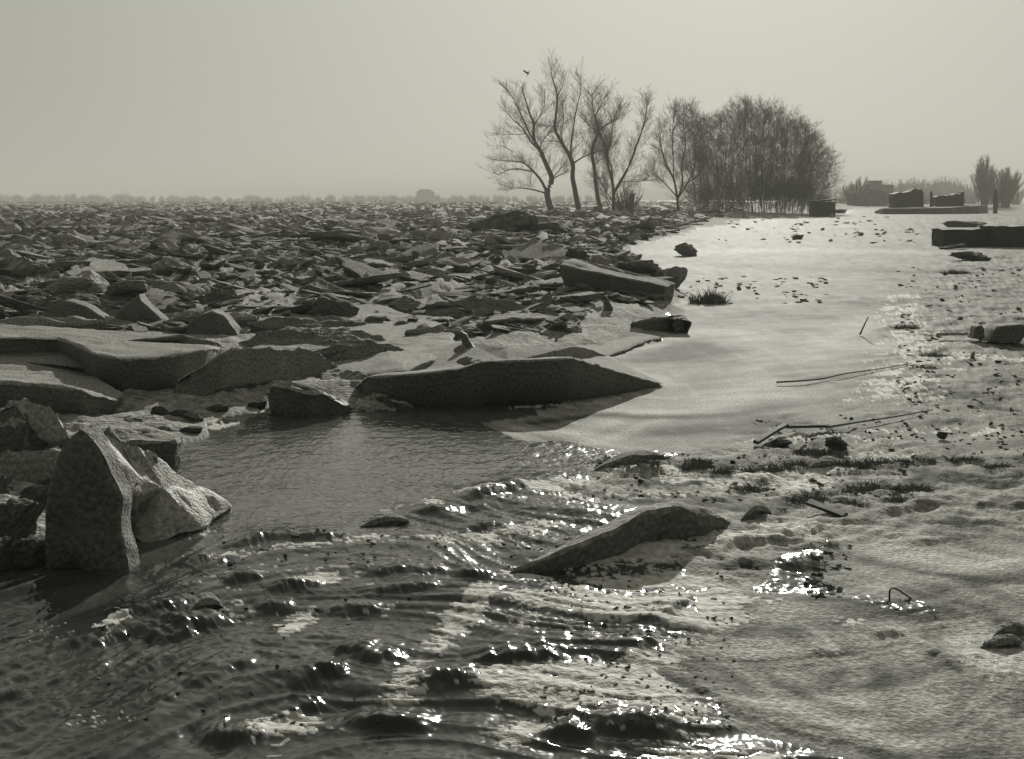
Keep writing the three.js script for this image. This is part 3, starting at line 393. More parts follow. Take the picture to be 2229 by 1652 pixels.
// small blocks lying in the froth between the floes
for (const [x, y, w, h] of [[300, 893, 62, 26], [345, 915, 50, 30], [388, 915, 44, 26], [300, 935, 62, 26], [268, 912, 40, 20], [420, 920, 46, 24], [360, 950, 60, 22], [330, 868, 40, 20], [380, 870, 54, 26], [450, 872, 60, 24], [470, 900, 60, 20], [240, 925, 40, 22], [560, 888, 44, 18], [520, 880, 40, 16], [830, 842, 60, 28], [770, 850, 60, 24], [415, 945, 50, 18], [225, 900, 34, 16]])
  block(lumps[Math.floor(rnd() * 8)], rnd() < .6 ? M.darkMatte : M.rubbleDim, x, y, w, h, 'small dark rounded ice lump lying in froth between the floes', 'ice lump', 'dark lumps in the froth between floes', { name: 'ice_lump' });
for (const [x, y, w, h] of [[1000, 765, 30, 16], [1030, 800, 46, 18], [1060, 798, 40, 16], [1010, 790, 36, 14], [1005, 705, 26, 12], [1245, 715, 50, 36], [1275, 690, 26, 18], [1150, 722, 40, 14], [1195, 735, 44, 12], [650, 806, 30, 10], [700, 798, 26, 8], [480, 752, 40, 10], [880, 884, 20, 8], [285, 815, 40, 14], [240, 822, 36, 12], [320, 842, 30, 14], [360, 860, 34, 12], [620, 885, 34, 10], [1370, 690, 24, 10]])
  block(lumps[Math.floor(rnd() * 8)], M.rubblePale, x, y, w, h, 'small white frosted chunk of broken ice between the floes', 'ice chunk', 'white broken chunks between floes', { name: 'white_ice_chunk', lift: y < 810 && y > 750 && x > 980 ? .3 : .06 });
// the jumbled field: the blocks one can tell apart
const edgeX = y => y < 475 ? 1560 : y < 530 ? mix(1500, 1330, (y - 475) / 55) : y < 600 ? 1330 : y < 680 ? 1400 : 1200;
for (let i = 0; i < 265; i++) {
  const y = 463 + 235 * Math.pow(rnd(), 1.45), x = rr(-60, edgeX(y)), p = gp(x, y, .05), d = p.length();
  if (y > 640 && rnd() < .6 && x > 380) continue;
  const flat = rnd() < .62, geo = flat ? slabUnit[Math.floor(rnd() * 6)] : lumps[Math.floor(rnd() * 8)];
  const k = rnd(), mat = k < .45 ? M.rubble : k < .85 ? M.rubbleDim : M.darkMatte, m = setup(new THREE.Mesh(geo, mat), '');
  const R = rr(.28, .75) * mix(.7, 1.25, ss(12, 60, d));
  if (flat) { m.scale.set(R * rr(1.4, 2.3), R * rr(.9, 1.3), R * rr(1.1, 1.8)); m.rotation.set(rr(-.25, .35), rr(0, 6.28), rr(-.3, .3), 'YXZ'); m.position.set(p.x, heightAt(p.x, p.z) + R * .05, p.z); }
  else { m.scale.set(R, R * rr(.45, .8), R * rr(.7, 1)); m.rotation.set(rr(-.2, .2), rr(0, 6.28), rr(-.25, .25)); m.position.set(p.x, heightAt(p.x, p.z) + R * .12, p.z); }
  top(m, flat ? 'ice_plate' : 'ice_block');
  tag(m, flat ? 'broken tilted ice plate jammed in the jumbled ice field' : 'rough angular ice block jammed in the jumbled ice field', flat ? 'ice plate' : 'ice block', flat ? 'tilted plates of the jumbled ice field' : 'blocks of the jumbled ice field');
}
function scatter(name, label, geo, mat, list, category = 'ice rubble', tilt = .5) {
  const im = setup(new THREE.InstancedMesh(geo, mat, list.length), numbered(name)), q = new THREE.Object3D();
  list.forEach((e, i) => { q.position.set(e[0], e[1], e[2]); q.rotation.set(rr(-tilt, tilt), rr(0, 6.28), rr(-tilt, tilt)); q.scale.set(e[3], e[4], e[5] ?? e[3]); q.updateMatrix(); im.setMatrixAt(i, q.matrix); });
  tag(im, label, category, null, 'stuff'); scene.add(im); return im;
}
{
  const lists = [[], [], [], [], []];
  for (let i = 0; i < 52000; i++) {
    const y = 440.5 + 300 * Math.pow(rnd(), 1.7), x = rr(-120, edgeX(y) + 60), p = gp(x, y, 0);
    if (sdPoly(fieldPoly, p.x, p.z) < .4) continue;
    const d = -p.z; if (y > 600 && rnd() < .5) continue; if (y > 645 && x > 430 && x < 1000 && rnd() < .85) continue;
    if (fbm(p.x * .25, p.z * .12, 2) < rr(-.9, .25)) continue;   // drifts and bare patches
    const R = (.06 + .34 * Math.pow(rnd(), 2.6)) * mix(.5, 1.0, ss(10, 70, d)) * (1 + d / 260), k = i % 5;
    lists[k].push([p.x, heightAt(p.x, p.z) + R * .15, p.z, k > 1 ? R * 1.7 : R, R * (k > 1 ? rr(.5, 1) : rr(.3, .6)), R * rr(.6, 1.1)]);
  }
  const say = ['fine dark broken ice strewn over the jumbled field', 'fine grey broken ice strewn over the jumbled field', 'small palest broken ice plates strewn over the jumbled field', 'small grey broken ice plates strewn over the jumbled field', 'small pale broken ice plates strewn over the jumbled field'];
  lists.forEach((l, i) => scatter('ice_rubble', say[i], i < 2 ? crumbs[i] : slabUnit[i], [M.rubbleDim, M.rubble, M.rubblePale, M.rubbleDim, M.rubble][i], l, 'ice rubble', i < 2 ? .35 : .32));
}
console.log('rubble done');

// ---------------------------------------------------------------- foreground: thin plates, debris, tufts
const plates = [
  [770, 1152, 892, 1132, 20], [1290, 1022, 1452, 992, 18], [400, 1345, 490, 1318, 34], [1612, 1132, 1682, 1112, 24], [2160, 1384, 2240, 1366, 16], [2140, 1402, 2230, 1400, 14], [1750, 1020, 1840, 1008, 14], [1000, 1086, 1110, 1060, 16],
];
plates.forEach(([x0, y0, x1, y1, w]) => {
  const n = 7, f = [], b = [], hpx = w;
  for (let i = 0; i <= n; i++) { const t = i / n, e = Math.sin(Math.PI * t), x = mix(x0, x1, t), y = mix(y0, y1, t), dist = gp(x, y).length(), hh = hpx * dist / F * e * .95 + .004; f.push([x, y - hpx * e * .9 + rr(-1, 1), hh]); b.unshift([x, y - hpx * e * 1.25 - 3, hh * .8]); }
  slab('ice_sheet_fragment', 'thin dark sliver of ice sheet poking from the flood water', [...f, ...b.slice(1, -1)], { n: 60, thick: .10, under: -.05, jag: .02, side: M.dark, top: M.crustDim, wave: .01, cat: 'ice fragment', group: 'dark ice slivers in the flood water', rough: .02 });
});
{ // crumbs of slush ice and debris on the right and among the foreground ridges
  const zones = [[1950, 580, 2260, 900, 900, 3], [1640, 900, 2250, 1000, 700, 2.6], [1250, 985, 2000, 1090, 900, 3], [480, 1160, 1300, 1240, 500, 2.5], [1180, 1230, 1600, 1600, 700, 3], [1560, 470, 2000, 530, 300, 3], [1470, 600, 1800, 660, 350, 3], [1750, 1180, 1850, 1300, 260, 4], [200, 1300, 900, 1600, 300, 3]];
  const lp = [], ld = [];
  for (const [x0, y0, x1, y1, n, px] of zones) for (let i = 0; i < n; i++) {
    const x = rr(x0, x1), y = rr(y0, y1); if (fbm(x * .02, y * .05, 3) < rr(-.1, .35)) continue;
    const p = gp(x, y), R = px * rr(.5, 1.9) * p.length() / F; (rnd() < .5 ? lp : ld).push([p.x, heightAt(p.x, p.z) + R * .2, p.z, R * rr(1, 2.2), R * rr(.3, .7), R]);
  }
  scatter('slush_crumbs', 'white crumbs of slush ice strewn over the flooded bank', crumbs[0], M.rubblePale, lp, 'slush crumbs');
  scatter('debris_crumbs', 'dark crumbs of drift debris strewn over the flooded bank', crumbs[2], M.rubbleDim, ld, 'debris');
}
function tuftGeo(n, s) {
  const pos = [], ix = []; for (let i = 0; i < n; i++) {
    const a = rr(0, 6.28), r = Math.sqrt(rnd()), x = Math.cos(a) * r, z = Math.sin(a) * r * .6, h = (.2 + .8 * Math.pow(rnd(), 2)) * (1.1 - r * .5), lx = rr(-.7, .7) + x * .3, lz = rr(-.5, .5), w = rr(.012, .03), k = pos.length / 3;
    pos.push(x - w, -.1, z, x + w, -.1, z, x + lx * .4 + w * .7, h * .6, z + lz * .4, x + lx * .4 - w * .7, h * .6, z + lz * .4, x + lx, h, z + lz); ix.push(k, k + 1, k + 2, k, k + 2, k + 3, k + 3, k + 2, k + 4);
  }
  const g = new THREE.BufferGeometry(); g.setAttribute('position', new THREE.Float32BufferAttribute(pos, 3)); g.setIndex(ix); g.computeVertexNormals(); return g;
}
const tufts = [0, 1, 2, 3].map(() => tuftGeo(300));
for (const [x, y, w, h] of [[1340, 1002, 90, 14], [1420, 998, 80, 16], [1400, 1022, 70, 16], [1510, 1020, 60, 24], [1570, 1030, 44, 26], [1520, 1012, 60, 16], [1630, 1026, 70, 22], [1690, 1022, 70, 26], [1740, 1014, 60, 20], [1850, 1012, 70, 24], [1900, 1010, 70, 22], [1960, 1008, 60, 18], [2020, 1004, 80, 14], [2100, 1004, 70, 14], [1770, 985, 80, 18], [1895, 1060, 90, 26], [1850, 1070, 70, 18], [1985, 1062, 80, 20], [1960, 1090, 70, 16], [1640, 1060, 70, 14], [1760, 1088, 90, 20], [1860, 1095, 90, 16], [2170, 1018, 60, 14], [1540, 658, 70, 42], [1550, 648, 44, 22], [1690, 970, 40, 18], [1970, 712, 50, 14], [2030, 770, 50, 16], [2010, 800, 60, 14], [2080, 595, 50, 12]]) {
  const p = gp(x, y), s = p.length() / F, m = setup(new THREE.Mesh(tufts[Math.floor(rnd() * 4)], M.reed), ''); m.scale.set(w * s * .55, h * s * 1.1, w * s * .5); m.position.set(p.x, heightAt(p.x, p.z), p.z); m.rotation.y = rr(-.3, .3);
  top(m, 'grass_tuft'); tag(m, 'dark drowned grass tuft poking through slush on the flooded bank', 'grass tuft', 'drowned grass tufts on the flooded bank');
}
function tube(pts, radii, sides = 6) { // joined tapering tube
  const c = pts.length > 2 ? new THREE.CatmullRomCurve3(pts).getPoints((pts.length - 1) * 3) : pts, n = c.length, pos = [], nor = [], uv = [], ix = [], t = new THREE.Vector3(), u = new THREE.Vector3(), w = new THREE.Vector3();
  let len = 0;
  for (let i = 0; i < n; i++) {
    t.copy(c[Math.min(n - 1, i + 1)]).sub(c[Math.max(0, i - 1)]).normalize(); u.set(Math.abs(t.y) > .9 ? 1 : 0, Math.abs(t.y) > .9 ? 0 : 1, 0).cross(t).normalize(); w.copy(t).cross(u); if (i) len += c[i].distanceTo(c[i - 1]);
    const r = typeof radii === 'function' ? radii(i / (n - 1)) : mix(radii[0], radii[1], i / (n - 1));
    for (let k = 0; k < sides; k++) { const a = k / sides * 6.2832, x = Math.cos(a), y = Math.sin(a), nx = u.x * x + w.x * y, ny = u.y * x + w.y * y, nz = u.z * x + w.z * y; pos.push(c[i].x + nx * r, c[i].y + ny * r, c[i].z + nz * r); nor.push(nx, ny, nz); uv.push(k / sides * r * 6.28, len); }
    if (i) for (let k = 0; k < sides; k++) { const a = (i - 1) * sides + k, b = (i - 1) * sides + (k + 1) % sides, d = a + sides, e = b + sides; ix.push(a, b, d, b, e, d); }
  }
  const g = new THREE.BufferGeometry(); g.setAttribute('position', new THREE.Float32BufferAttribute(pos, 3)); g.setAttribute('normal', new THREE.Float32BufferAttribute(nor, 3)); g.setAttribute('uv', new THREE.Float32BufferAttribute(uv, 2)); g.setIndex(ix); return g;
}
function stick(name, label, list, r, o = {}) {
  const pts = list.map(([x, y, h]) => gp(x, y, h)), b = pts[0].clone().setY(0), m = setup(new THREE.Mesh(tube(pts.map(p => p.clone().sub(b)), [r, r * (o.taper ?? .5)], 7), o.mat ?? M.wood), ''); m.position.copy(b); top(m, name); return tag(m, label, o.cat ?? 'stick', o.group);
}
stick('drift_branch', 'thin crooked branch lying on the smooth slush sheet', [[1690, 832, .01], [1740, 829, .02], [1790, 824, .01], [1840, 813, .02], [1900, 805, .01], [1975, 792, .01]], .009, { cat: 'branch' });
stick('drift_pole', 'long straight pole frozen into the bank beyond the slanted plank', [[1800, 930, .02], [1860, 920, .02], [1940, 908, .015], [2030, 892, .01]], .009, { cat: 'pole' });
stick('drift_branch', 'bent twig sticking up from the grey slush in the foreground', [[1936, 1304, 0], [1938, 1283, .05], [1946, 1280, .055], [1985, 1304, 0]], .0045, { cat: 'branch', taper: .8 });
stick('drift_branch', 'forked thin stem standing in the bright ripples of the channel', [[1872, 728, 0], [1882, 706, .14], [1890, 690, .25]], .012, { cat: 'branch' });
stick('drift_pole', 'two-ended pale rail between debris and the dark ice boulders', [[2040, 728, .06], [2090, 727, .06], [2125, 728, .06]], .02, { cat: 'pole', mat: M.rubble });
stick('drift_branch', 'short stick resting on the long pale floe strip', [[735, 598, .35], [770, 612, .3], [815, 632, .2]], .04, { cat: 'branch', mat: M.rubblePale });
stick('drift_branch', 'pale stick leaning on the craggy hummock', [[690, 608, .4], [740, 630, .25], [800, 650, .12]], .04, { cat: 'branch', mat: M.rubblePale });
function plank(label, a, b, w, t) {
  const A = gp(...a), B = gp(...b), L = A.distanceTo(B), g = new THREE.BoxGeometry(L, t, w, 12, 2, 3), p = g.attributes.position;
  for (let i = 0; i < p.count; i++) { const x = p.getX(i), k = n2(x * 5, p.getZ(i) * 20 + p.getY(i) * 9); p.setY(i, p.getY(i) + .008 * k); p.setZ(i, p.getZ(i) * (1 + .12 * n2(x * 3, 4))); if (Math.abs(x) > L / 2 - .001) p.setX(i, x + .03 * n2(p.getZ(i) * 30, x)); } g.computeVertexNormals();
  const m = setup(new THREE.Mesh(g, M.wood), ''), c = A.clone().add(B).multiplyScalar(.5); m.position.copy(c); m.rotation.set(.25, Math.atan2(-(B.z - A.z), B.x - A.x), Math.asin((B.y - A.y) / L), 'YZX'); top(m, 'drift_plank'); tag(m, label, 'plank');
}
plank('dark slanted plank frozen upright at the edge of the grassy bank', [1645, 962, .03], [1710, 924, .05], .035, .025);
plank('dark plank lying behind the slanted plank on the bank', [1710, 928, .04], [1800, 927, .02], .03, .02);
plank('broken board with pale edge lying amid the drowned grass', [1760, 1092, .04], [1838, 1122, .01], .05, .02);
block(lumpsBig[1], M.darkMatte, 1822, 980, 52, 28, 'dark clod of ice between grass tufts on the bank', 'ice lump', null, { name: 'ice_lump' });
block(lumpsBig[2], M.darkMatte, 2055, 953, 34, 14, 'small dark clod of ice high on the slush bank', 'ice lump', null, { name: 'ice_lump' });
block(lumps[2], M.darkMatte, 1700, 972, 48, 16, 'flat dark clod of ice below the slanted plank', 'ice lump', null, { name: 'ice_lump' });
upright('ice_block', 'small black leaning ice block beside the bank boulder', [[2117, 738], [2128, 712], [2145, 708], [2150, 716], [2142, 740]], 14.9, { thick: .2, n: 50, cat: 'ice block' });
upright('ice_block', 'black bank boulder of ice on the flooded right bank', [[2152, 744], [2170, 718], [2182, 710], [2230, 708], [2240, 725], [2225, 746]], 14.7, { thick: .3, n: 50, cat: 'ice block' });

// ---------------------------------------------------------------- right background: blocks, posts, house
function jagShape(sh) { const p = sh.getPoints(1), o = []; p.forEach((a, i) => { const b = p[(i + 1) % p.length], n = Math.max(1, Math.round(a.distanceTo(b) / .22)); for (let k = 0; k < n; k++) { const q = a.clone().lerp(b, k / n); o.push(new THREE.Vector2(q.x + rr(-.09, .09), q.y + rr(-.10, .10))); } }); sh.curves = []; sh.setFromPoints(o); }
function boxThing(geos, mat, name) { return setup(new THREE.Mesh(geos.length > 1 ? mergeGeometries(geos) : geos[0], mat), name); }
function rough(g, a, f) { const p = g.attributes.position; for (let i = 0; i < p.count; i++) { const x = p.getX(i), y = p.getY(i), z = p.getZ(i); p.setXYZ(i, x + a * n3(x * f, y * f, z * f), y + a * n3(x * f + 9, y * f, z * f), z + a * n3(x * f, y * f + 9, z * f)); } g.computeVertexNormals(); return g; }
function bx(x0, x1, y0, y1, z0, z1, s = 8, a = .03) { return rough(new THREE.BoxGeometry(x1 - x0, y1 - y0, z1 - z0, s, Math.max(2, s >> 1), s >> 1).translate((x0 + x1) / 2, (y0 + y1) / 2, (z0 + z1) / 2), a, 3); }
{ // long low wall end on the right
  const d = 46, a = dp(2052, 525, d), b = dp(2300, 525, d), t = dp(2052, 499, d).y, g = top(new THREE.Group(), 'quay_wall'); g.position.set(a.x, 0, -d);
  const w = b.x - a.x, e = dp(2155, 525, d).x - a.x;
  g.add(boxThing([bx(0, w, -.1, t - .08, -1.2, 0, 24, .05)], M.stone, 'wall_face'), boxThing([bx(-.03, w, t - .078, t, -1.22, .04, 24, .03)], M.stone, 'coping'), boxThing([bx(e, w, -.12, t + .12, -1.1, .5, 14, .03)], M.stone, 'buttress'));
  tag(g, 'long low black stone wall end jutting from the right bank', 'wall');
}
block(lumpsBig[3], M.darkMatte, 2115, 494, 80, 14, 'flat dark ice slab piled behind the low stone wall', 'ice block');
block(lumpsBig[0], M.darkMatte, 2078, 542, 66, 9, 'thin dark ice strip before the low stone wall', 'ice block');
block(lumpsBig[1], M.darkMatte, 2120, 567, 84, 18, 'ragged dark ice heap below the low stone wall', 'ice block');
{
  const d = 160, base = dp(1975, 460, d), sc = d / F, g = top(new THREE.Group(), 'ruined_hut'); g.position.set(base.x, 0, -d);
  const sh = new THREE.Shape(), X = v => (v - 1975) * sc, Y = v => dp(0, v, d).y;
  sh.moveTo(X(1946), -.2); sh.lineTo(X(1946), Y(424)); sh.lineTo(X(1951), Y(421)); sh.lineTo(X(1975), Y(419)); sh.lineTo(X(1984), Y(415)); sh.lineTo(X(1990), Y(411)); sh.lineTo(X(1997), Y(412)); sh.lineTo(X(2004), Y(414)); sh.lineTo(X(2008), Y(428)); sh.lineTo(X(2009), -.2); sh.closePath(); jagShape(sh);
  g.add(setup(new THREE.Mesh(new THREE.ExtrudeGeometry(sh, { depth: 2.2, bevelEnabled: true, bevelSize: .06, bevelThickness: .06, bevelSegments: 2 }).translate(0, 0, -2.2), M.stone), 'wall'));
  g.add(setup(new THREE.Mesh(tube([new THREE.Vector3(X(1994), Y(413), -1), new THREE.Vector3(X(1994), Y(403), -1)], [.04, .02], 5), M.wood), 'pole'));
  tag(g, 'dark stepped block of masonry standing on the flooded dyke', 'ruin');
}
{
  const d = 160, sc = d / F, base = dp(2066, 460, d), g = top(new THREE.Group(), 'ruined_wall'); g.position.set(base.x, 0, -d); const X = v => (v - 2066) * sc, Y = v => dp(0, v, d).y, sh = new THREE.Shape();
  sh.moveTo(X(2037), -.2); sh.lineTo(X(2037), Y(428)); sh.lineTo(X(2066), Y(426)); sh.lineTo(X(2076), Y(423)); sh.lineTo(X(2090), Y(423)); sh.lineTo(X(2091), Y(418)); sh.lineTo(X(2096), Y(418)); sh.lineTo(X(2098), -.2); sh.closePath(); jagShape(sh);
  g.add(setup(new THREE.Mesh(new THREE.ExtrudeGeometry(sh, { depth: 1.6, bevelEnabled: true, bevelSize: .05, bevelThickness: .05, bevelSegments: 2 }).translate(0, 0, -1.6), M.stone), 'wall'));
  tag(g, 'low dark wall stub with a peg on top, right of the masonry block', 'ruin');
}
slab('ice_bank', 'low black bank of ice under the ruined masonry', [[1905, 459, .3], [1925, 454, .65], [1990, 453, .7], [2060, 452, .75], [2125, 448, .95], [2150, 446.5, 1.0], [2100, 447, 1.0], [2000, 449.5, .85], [1920, 452, .7]], { thick: 1.3, side: M.dark, top: M.crustDim, n: 90, jag: .5, cat: 'ice bank', under: -.5 });
function post(label, x, y0, y1, w, d, lean = 0) {
  const a = dp(x, y1, d), b = dp(x + lean, y0, d), r = w * d / F / 2; a.y = Math.min(a.y, 0) - .2; const g = top(new THREE.Group(), 'mooring_post'); g.position.set(a.x, 0, -d);
  const q = [new THREE.Vector3(0, a.y, 0), new THREE.Vector3((b.x - a.x) * .5, b.y * .5, .02), new THREE.Vector3(b.x - a.x, b.y, 0)];
  g.add(setup(new THREE.Mesh(tube(q, [r * 1.1, r * .95], 9), M.wood), 'shaft'), setup(new THREE.Mesh(new THREE.CylinderGeometry(r * .7, r * .98, r * .5, 9).translate(b.x - a.x, b.y + r * .25, 0), M.wood), 'cap'));
  tag(g, label, 'post');
}
post('thin dark post between the masonry block and the wall stub', 2027, 418, 448, 6, 158); post('thick dark post standing alone on the right dyke', 2167, 416, 450, 9, 158);
post('leaning broken tree stump beside the multi-stemmed tree', 1372, 424, 478, 8, 118, 6);
{
  const d = 128, sc = d / F, b = dp(1790, 462, d), g = top(new THREE.Group(), 'wooden_shed'); g.position.set(b.x, 0, -d); const X = v => (v - 1790) * sc, Y = v => dp(0, v, d).y;
  g.add(boxThing([bx(X(1772), X(1818), -.2, Y(440), -2, 0, 8, .03)], M.stone, 'wall'));
  const rf = bx(X(1770), X(1820), 0, .12, -2.1, .1, 6, .02); rf.rotateZ(.1).translate(0, Y(438), 0); g.add(boxThing([rf], M.roof, 'roof')); tag(g, 'low dark shed at the right foot of the willow thicket', 'shed');
}
block(lumpsBig[2], M.darkMatte, 1830, 464, 50, 10, 'low dark ice heap right of the low shed', 'ice block');
{ // far house
  const d = 340, sc = d / F, b = dp(1890, 447, d), g = top(new THREE.Group(), 'farm_house'); g.position.set(b.x, 0, -d); const X = v => (v - 1890) * sc, Y = v => dp(0, v, d).y;
  g.add(boxThing([bx(X(1858), X(1932), -.3, Y(424), -7, 0, 4, 0)], M.wall, 'wall'));
  const rs = new THREE.Shape(); rs.moveTo(X(1855), Y(424)); rs.lineTo(X(1878), Y(413)); rs.lineTo(X(1912), Y(413)); rs.lineTo(X(1935), Y(424)); rs.closePath(); const rf = setup(new THREE.Mesh(new THREE.ExtrudeGeometry(rs, { depth: 7.6, bevelEnabled: false }).translate(0, 0, -7.3), M.roof), 'roof'); g.add(rf);
  rf.add(boxThing([bx(X(1890), X(1898), Y(414), Y(402), -4, -3, 2, 0)], M.roof, 'chimney'));
  for (const x of [1868, 1884, 1906, 1922]) g.add(boxThing([bx(X(x - 2.5), X(x + 2.5), Y(440), Y(430), -.05, .05, 2, 0)], M.glass, 'window'));
  g.add(boxThing([bx(X(1892), X(1898), 0, Y(429), -.05, .06, 2, 0)], M.wood, 'door'));
  tag(g, 'hazy farm house with low roof and a chimney beyond the flooded river', 'house');
  const d2 = 420, s2 = d2 / F, b2 = dp(1910, 447, d2), k = top(new THREE.Group(), 'brick_house'); k.position.set(b2.x, 0, -d2); const X2 = v => (v - 1910) * s2, Y2 = v => dp(0, v, d2).y;
  k.add(boxThing([bx(X2(1900), X2(1918), -.3, Y2(394), -8, 0, 2, 0)], M.wall, 'wall'), boxThing([bx(X2(1918), X2(1944), -.3, Y2(402), -8, -.4, 2, 0)], M.wall, 'wing'), boxThing([bx(X2(1899), X2(1919), Y2(394), Y2(393), -8.2, .2, 2, 0)], M.roof, 'roof'));
  tag(k, 'pale hazy tall house behind the chimneyed farm house', 'house');
  const d3 = 1100, s3 = d3 / F, b3 = dp(925, 437, d3), f3 = top(new THREE.Group(), 'farm_house'); f3.position.set(b3.x, 0, -d3); const X3 = v => (v - 925) * s3, Y3 = v => dp(0, v, d3).y;
  f3.add(boxThing([bx(X3(907), X3(945), -.5, Y3(420), -8, 0, 2, 0)], M.wall, 'wall')); const r3 = new THREE.Shape(); r3.moveTo(X3(905), Y3(420)); r3.lineTo(X3(914), Y3(412)); r3.lineTo(X3(936), Y3(412)); r3.lineTo(X3(947), Y3(420)); r3.closePath(); f3.add(setup(new THREE.Mesh(new THREE.ExtrudeGeometry(r3, { depth: 8.4, bevelEnabled: false }).translate(0, 0, -8.2), M.roof), 'roof'));
  tag(f3, 'faint farm house on the horizon above the jumbled ice', 'house');
}
console.log('background done');

// ---------------------------------------------------------------- trees
const V3 = THREE.Vector3;
class Twigs { constructor() { this.p = []; this.n = []; this.i = []; }
  tip(a, b, r0) { const t = b.clone().sub(a).normalize(), u = new V3(t.y, t.z, t.x).cross(t).normalize(), w = t.clone().cross(u), k = this.p.length / 3; for (let s = 0; s < 3; s++) { const x = Math.cos(s * 2.094), y = Math.sin(s * 2.094), nx = u.x * x + w.x * y, ny = u.y * x + w.y * y, nz = u.z * x + w.z * y; this.p.push(a.x + nx * r0, a.y + ny * r0, a.z + nz * r0); this.n.push(nx, ny, nz); } this.p.push(b.x, b.y, b.z); this.n.push(t.x, t.y, t.z); this.i.push(k, k + 1, k + 3, k + 1, k + 2, k + 3, k + 2, k, k + 3); }
  seg(a, b, r0, r1) { // three-sided twig
    const t = b.clone().sub(a).normalize(), u = new V3(t.y, t.z, t.x).cross(t).normalize(), w = t.clone().cross(u), k = this.p.length / 3;
    for (const [c, r] of [[a, r0], [b, r1]]) for (let s = 0; s < 3; s++) { const x = Math.cos(s * 2.094), y = Math.sin(s * 2.094), nx = u.x * x + w.x * y, ny = u.y * x + w.y * y, nz = u.z * x + w.z * y; this.p.push(c.x + nx * r, c.y + ny * r, c.z + nz * r); this.n.push(nx, ny, nz); }
    for (let s = 0; s < 3; s++) { const q = (s + 1) % 3; this.i.push(k + s, k + q, k + 3 + s, k + q, k + 3 + q, k + 3 + s); }
  }
  mesh(name, mat) { const g = new THREE.BufferGeometry(); g.setAttribute('position', new THREE.Float32BufferAttribute(this.p, 3)); g.setAttribute('normal', new THREE.Float32BufferAttribute(this.n, 3)); g.setIndex(this.i); return setup(new THREE.Mesh(g, mat), name); }
}
function spray(tw, from, dir, len, r, level, up) { // a branching spray of twigs
  let a = from.clone(), d = dir.clone().normalize(); if (!level) { tw.tip(a, a.clone().addScaledVector(d, len), r * 1.3); return; } const n = level > 1 ? 5 : 3, st = len / n;
  for (let i = 0; i < n; i++) {
    d.add(new V3(rr(-.16, .16), rr(-.1, .15) + up * .1, rr(-.16, .16))).normalize(); const b = a.clone().addScaledVector(d, st), r0 = r * (1 - i / n * .7), r1 = r * (1 - (i + 1) / n * .7); tw.seg(a, b, r0, r1); a = b;
    if (level > 0 && (i > 0 || level > 1)) { const m = level > 1 ? 2 : 2; for (let k = 0; k < m; k++) { const q = d.clone().multiplyScalar(.85).add(new V3(rr(-.8, .8), rr(-.45, .7) + up * .2, rr(-.8, .8))); spray(tw, a, q, len * rr(.3, .55), Math.max(.008, r * .5), level - 1, up); } }
  }
}
function bareTree(label, limbs, dist, o = {}) {
  const toW = ([x, y], k) => dp(1033 + x * .22076, 121.5 + y * .22076, dist + k), base = toW(limbs[0].p[0], 0); base.y = 0;
  const g = top(new THREE.Group(), 'bare_tree'); g.position.copy(base); const tw = new Twigs();
  limbs.forEach((l, li) => {
    const lean = li ? rr(-.9, .9) : 0, pts = l.p.map((q, i) => toW(q, lean * i * .6).sub(base)); if (!li) pts.unshift(pts[0].clone().add(new V3(.05, -Math.max(.6, pts[0].y + .3), 0)));
    g.add(setup(new THREE.Mesh(tube(pts, t => Math.max(.02, l.r * (li ? 1 - t * .85 : Math.pow(1 - t, .8) * 1.0 + .06)), li ? 6 : 9), M.bark), li ? 'branch' : 'trunk'));
    const c = new THREE.CatmullRomCurve3(pts), L = c.getLength(), n = Math.round(L * (o.dense ?? 4.1));
    for (let i = 0; i < n; i++) { const t = (li ? .18 : .36) + (li ? .82 : .64) * (i + rnd()) / n, q = c.getPoint(Math.min(t, 1)), tan = c.getTangent(Math.min(t, 1)); const d = tan.multiplyScalar(.7).add(new V3(rr(-1, 1), rr(-.35, .7), rr(-1, 1))); spray(tw, q, d, rr(1.0, 2.6) * (1.15 - t * .45), .017, 2, .2); }
  });
  g.add(tw.mesh('twigs', M.twig)); return tag(g, label, 'tree', 'bare trees standing in the ice');
}
const L = (r, ...p) => ({ r, p });
bareTree('bare tree with a crooked trunk and long limbs reaching over the ice field', [
  L(.40, [760, 1540], [730, 1440], [715, 1340], [750, 1260], [760, 1200], [715, 1090], [680, 1010], [650, 940], [600, 860], [580, 780], [585, 680], [540, 560], [500, 430], [460, 300]),
  L(.20, [712, 1340], [650, 1220], [570, 1130], [500, 1065], [440, 1045], [300, 1035], [180, 1020]), L(.12, [705, 1355], [600, 1325], [480, 1305], [380, 1305], [320, 1330]), L(.10, [560, 1140], [430, 1115], [330, 1125], [240, 1170], [170, 1150]), L(.10, [768, 1215], [850, 1170], [920, 1140]), L(.08, [768, 1205], [840, 1120], [920, 1010]),
  L(.15, [650, 940], [560, 850], [470, 710], [370, 620], [300, 540]), L(.14, [600, 860], [540, 760], [440, 540], [370, 400], [300, 310]), L(.09, [640, 930], [670, 840], [740, 750], [790, 670]), L(.09, [583, 690], [640, 600], [690, 480], [690, 340]), L(.06, [500, 770], [340, 775], [220, 770]), L(.06, [380, 950], [300, 900], [220, 880])], 150);
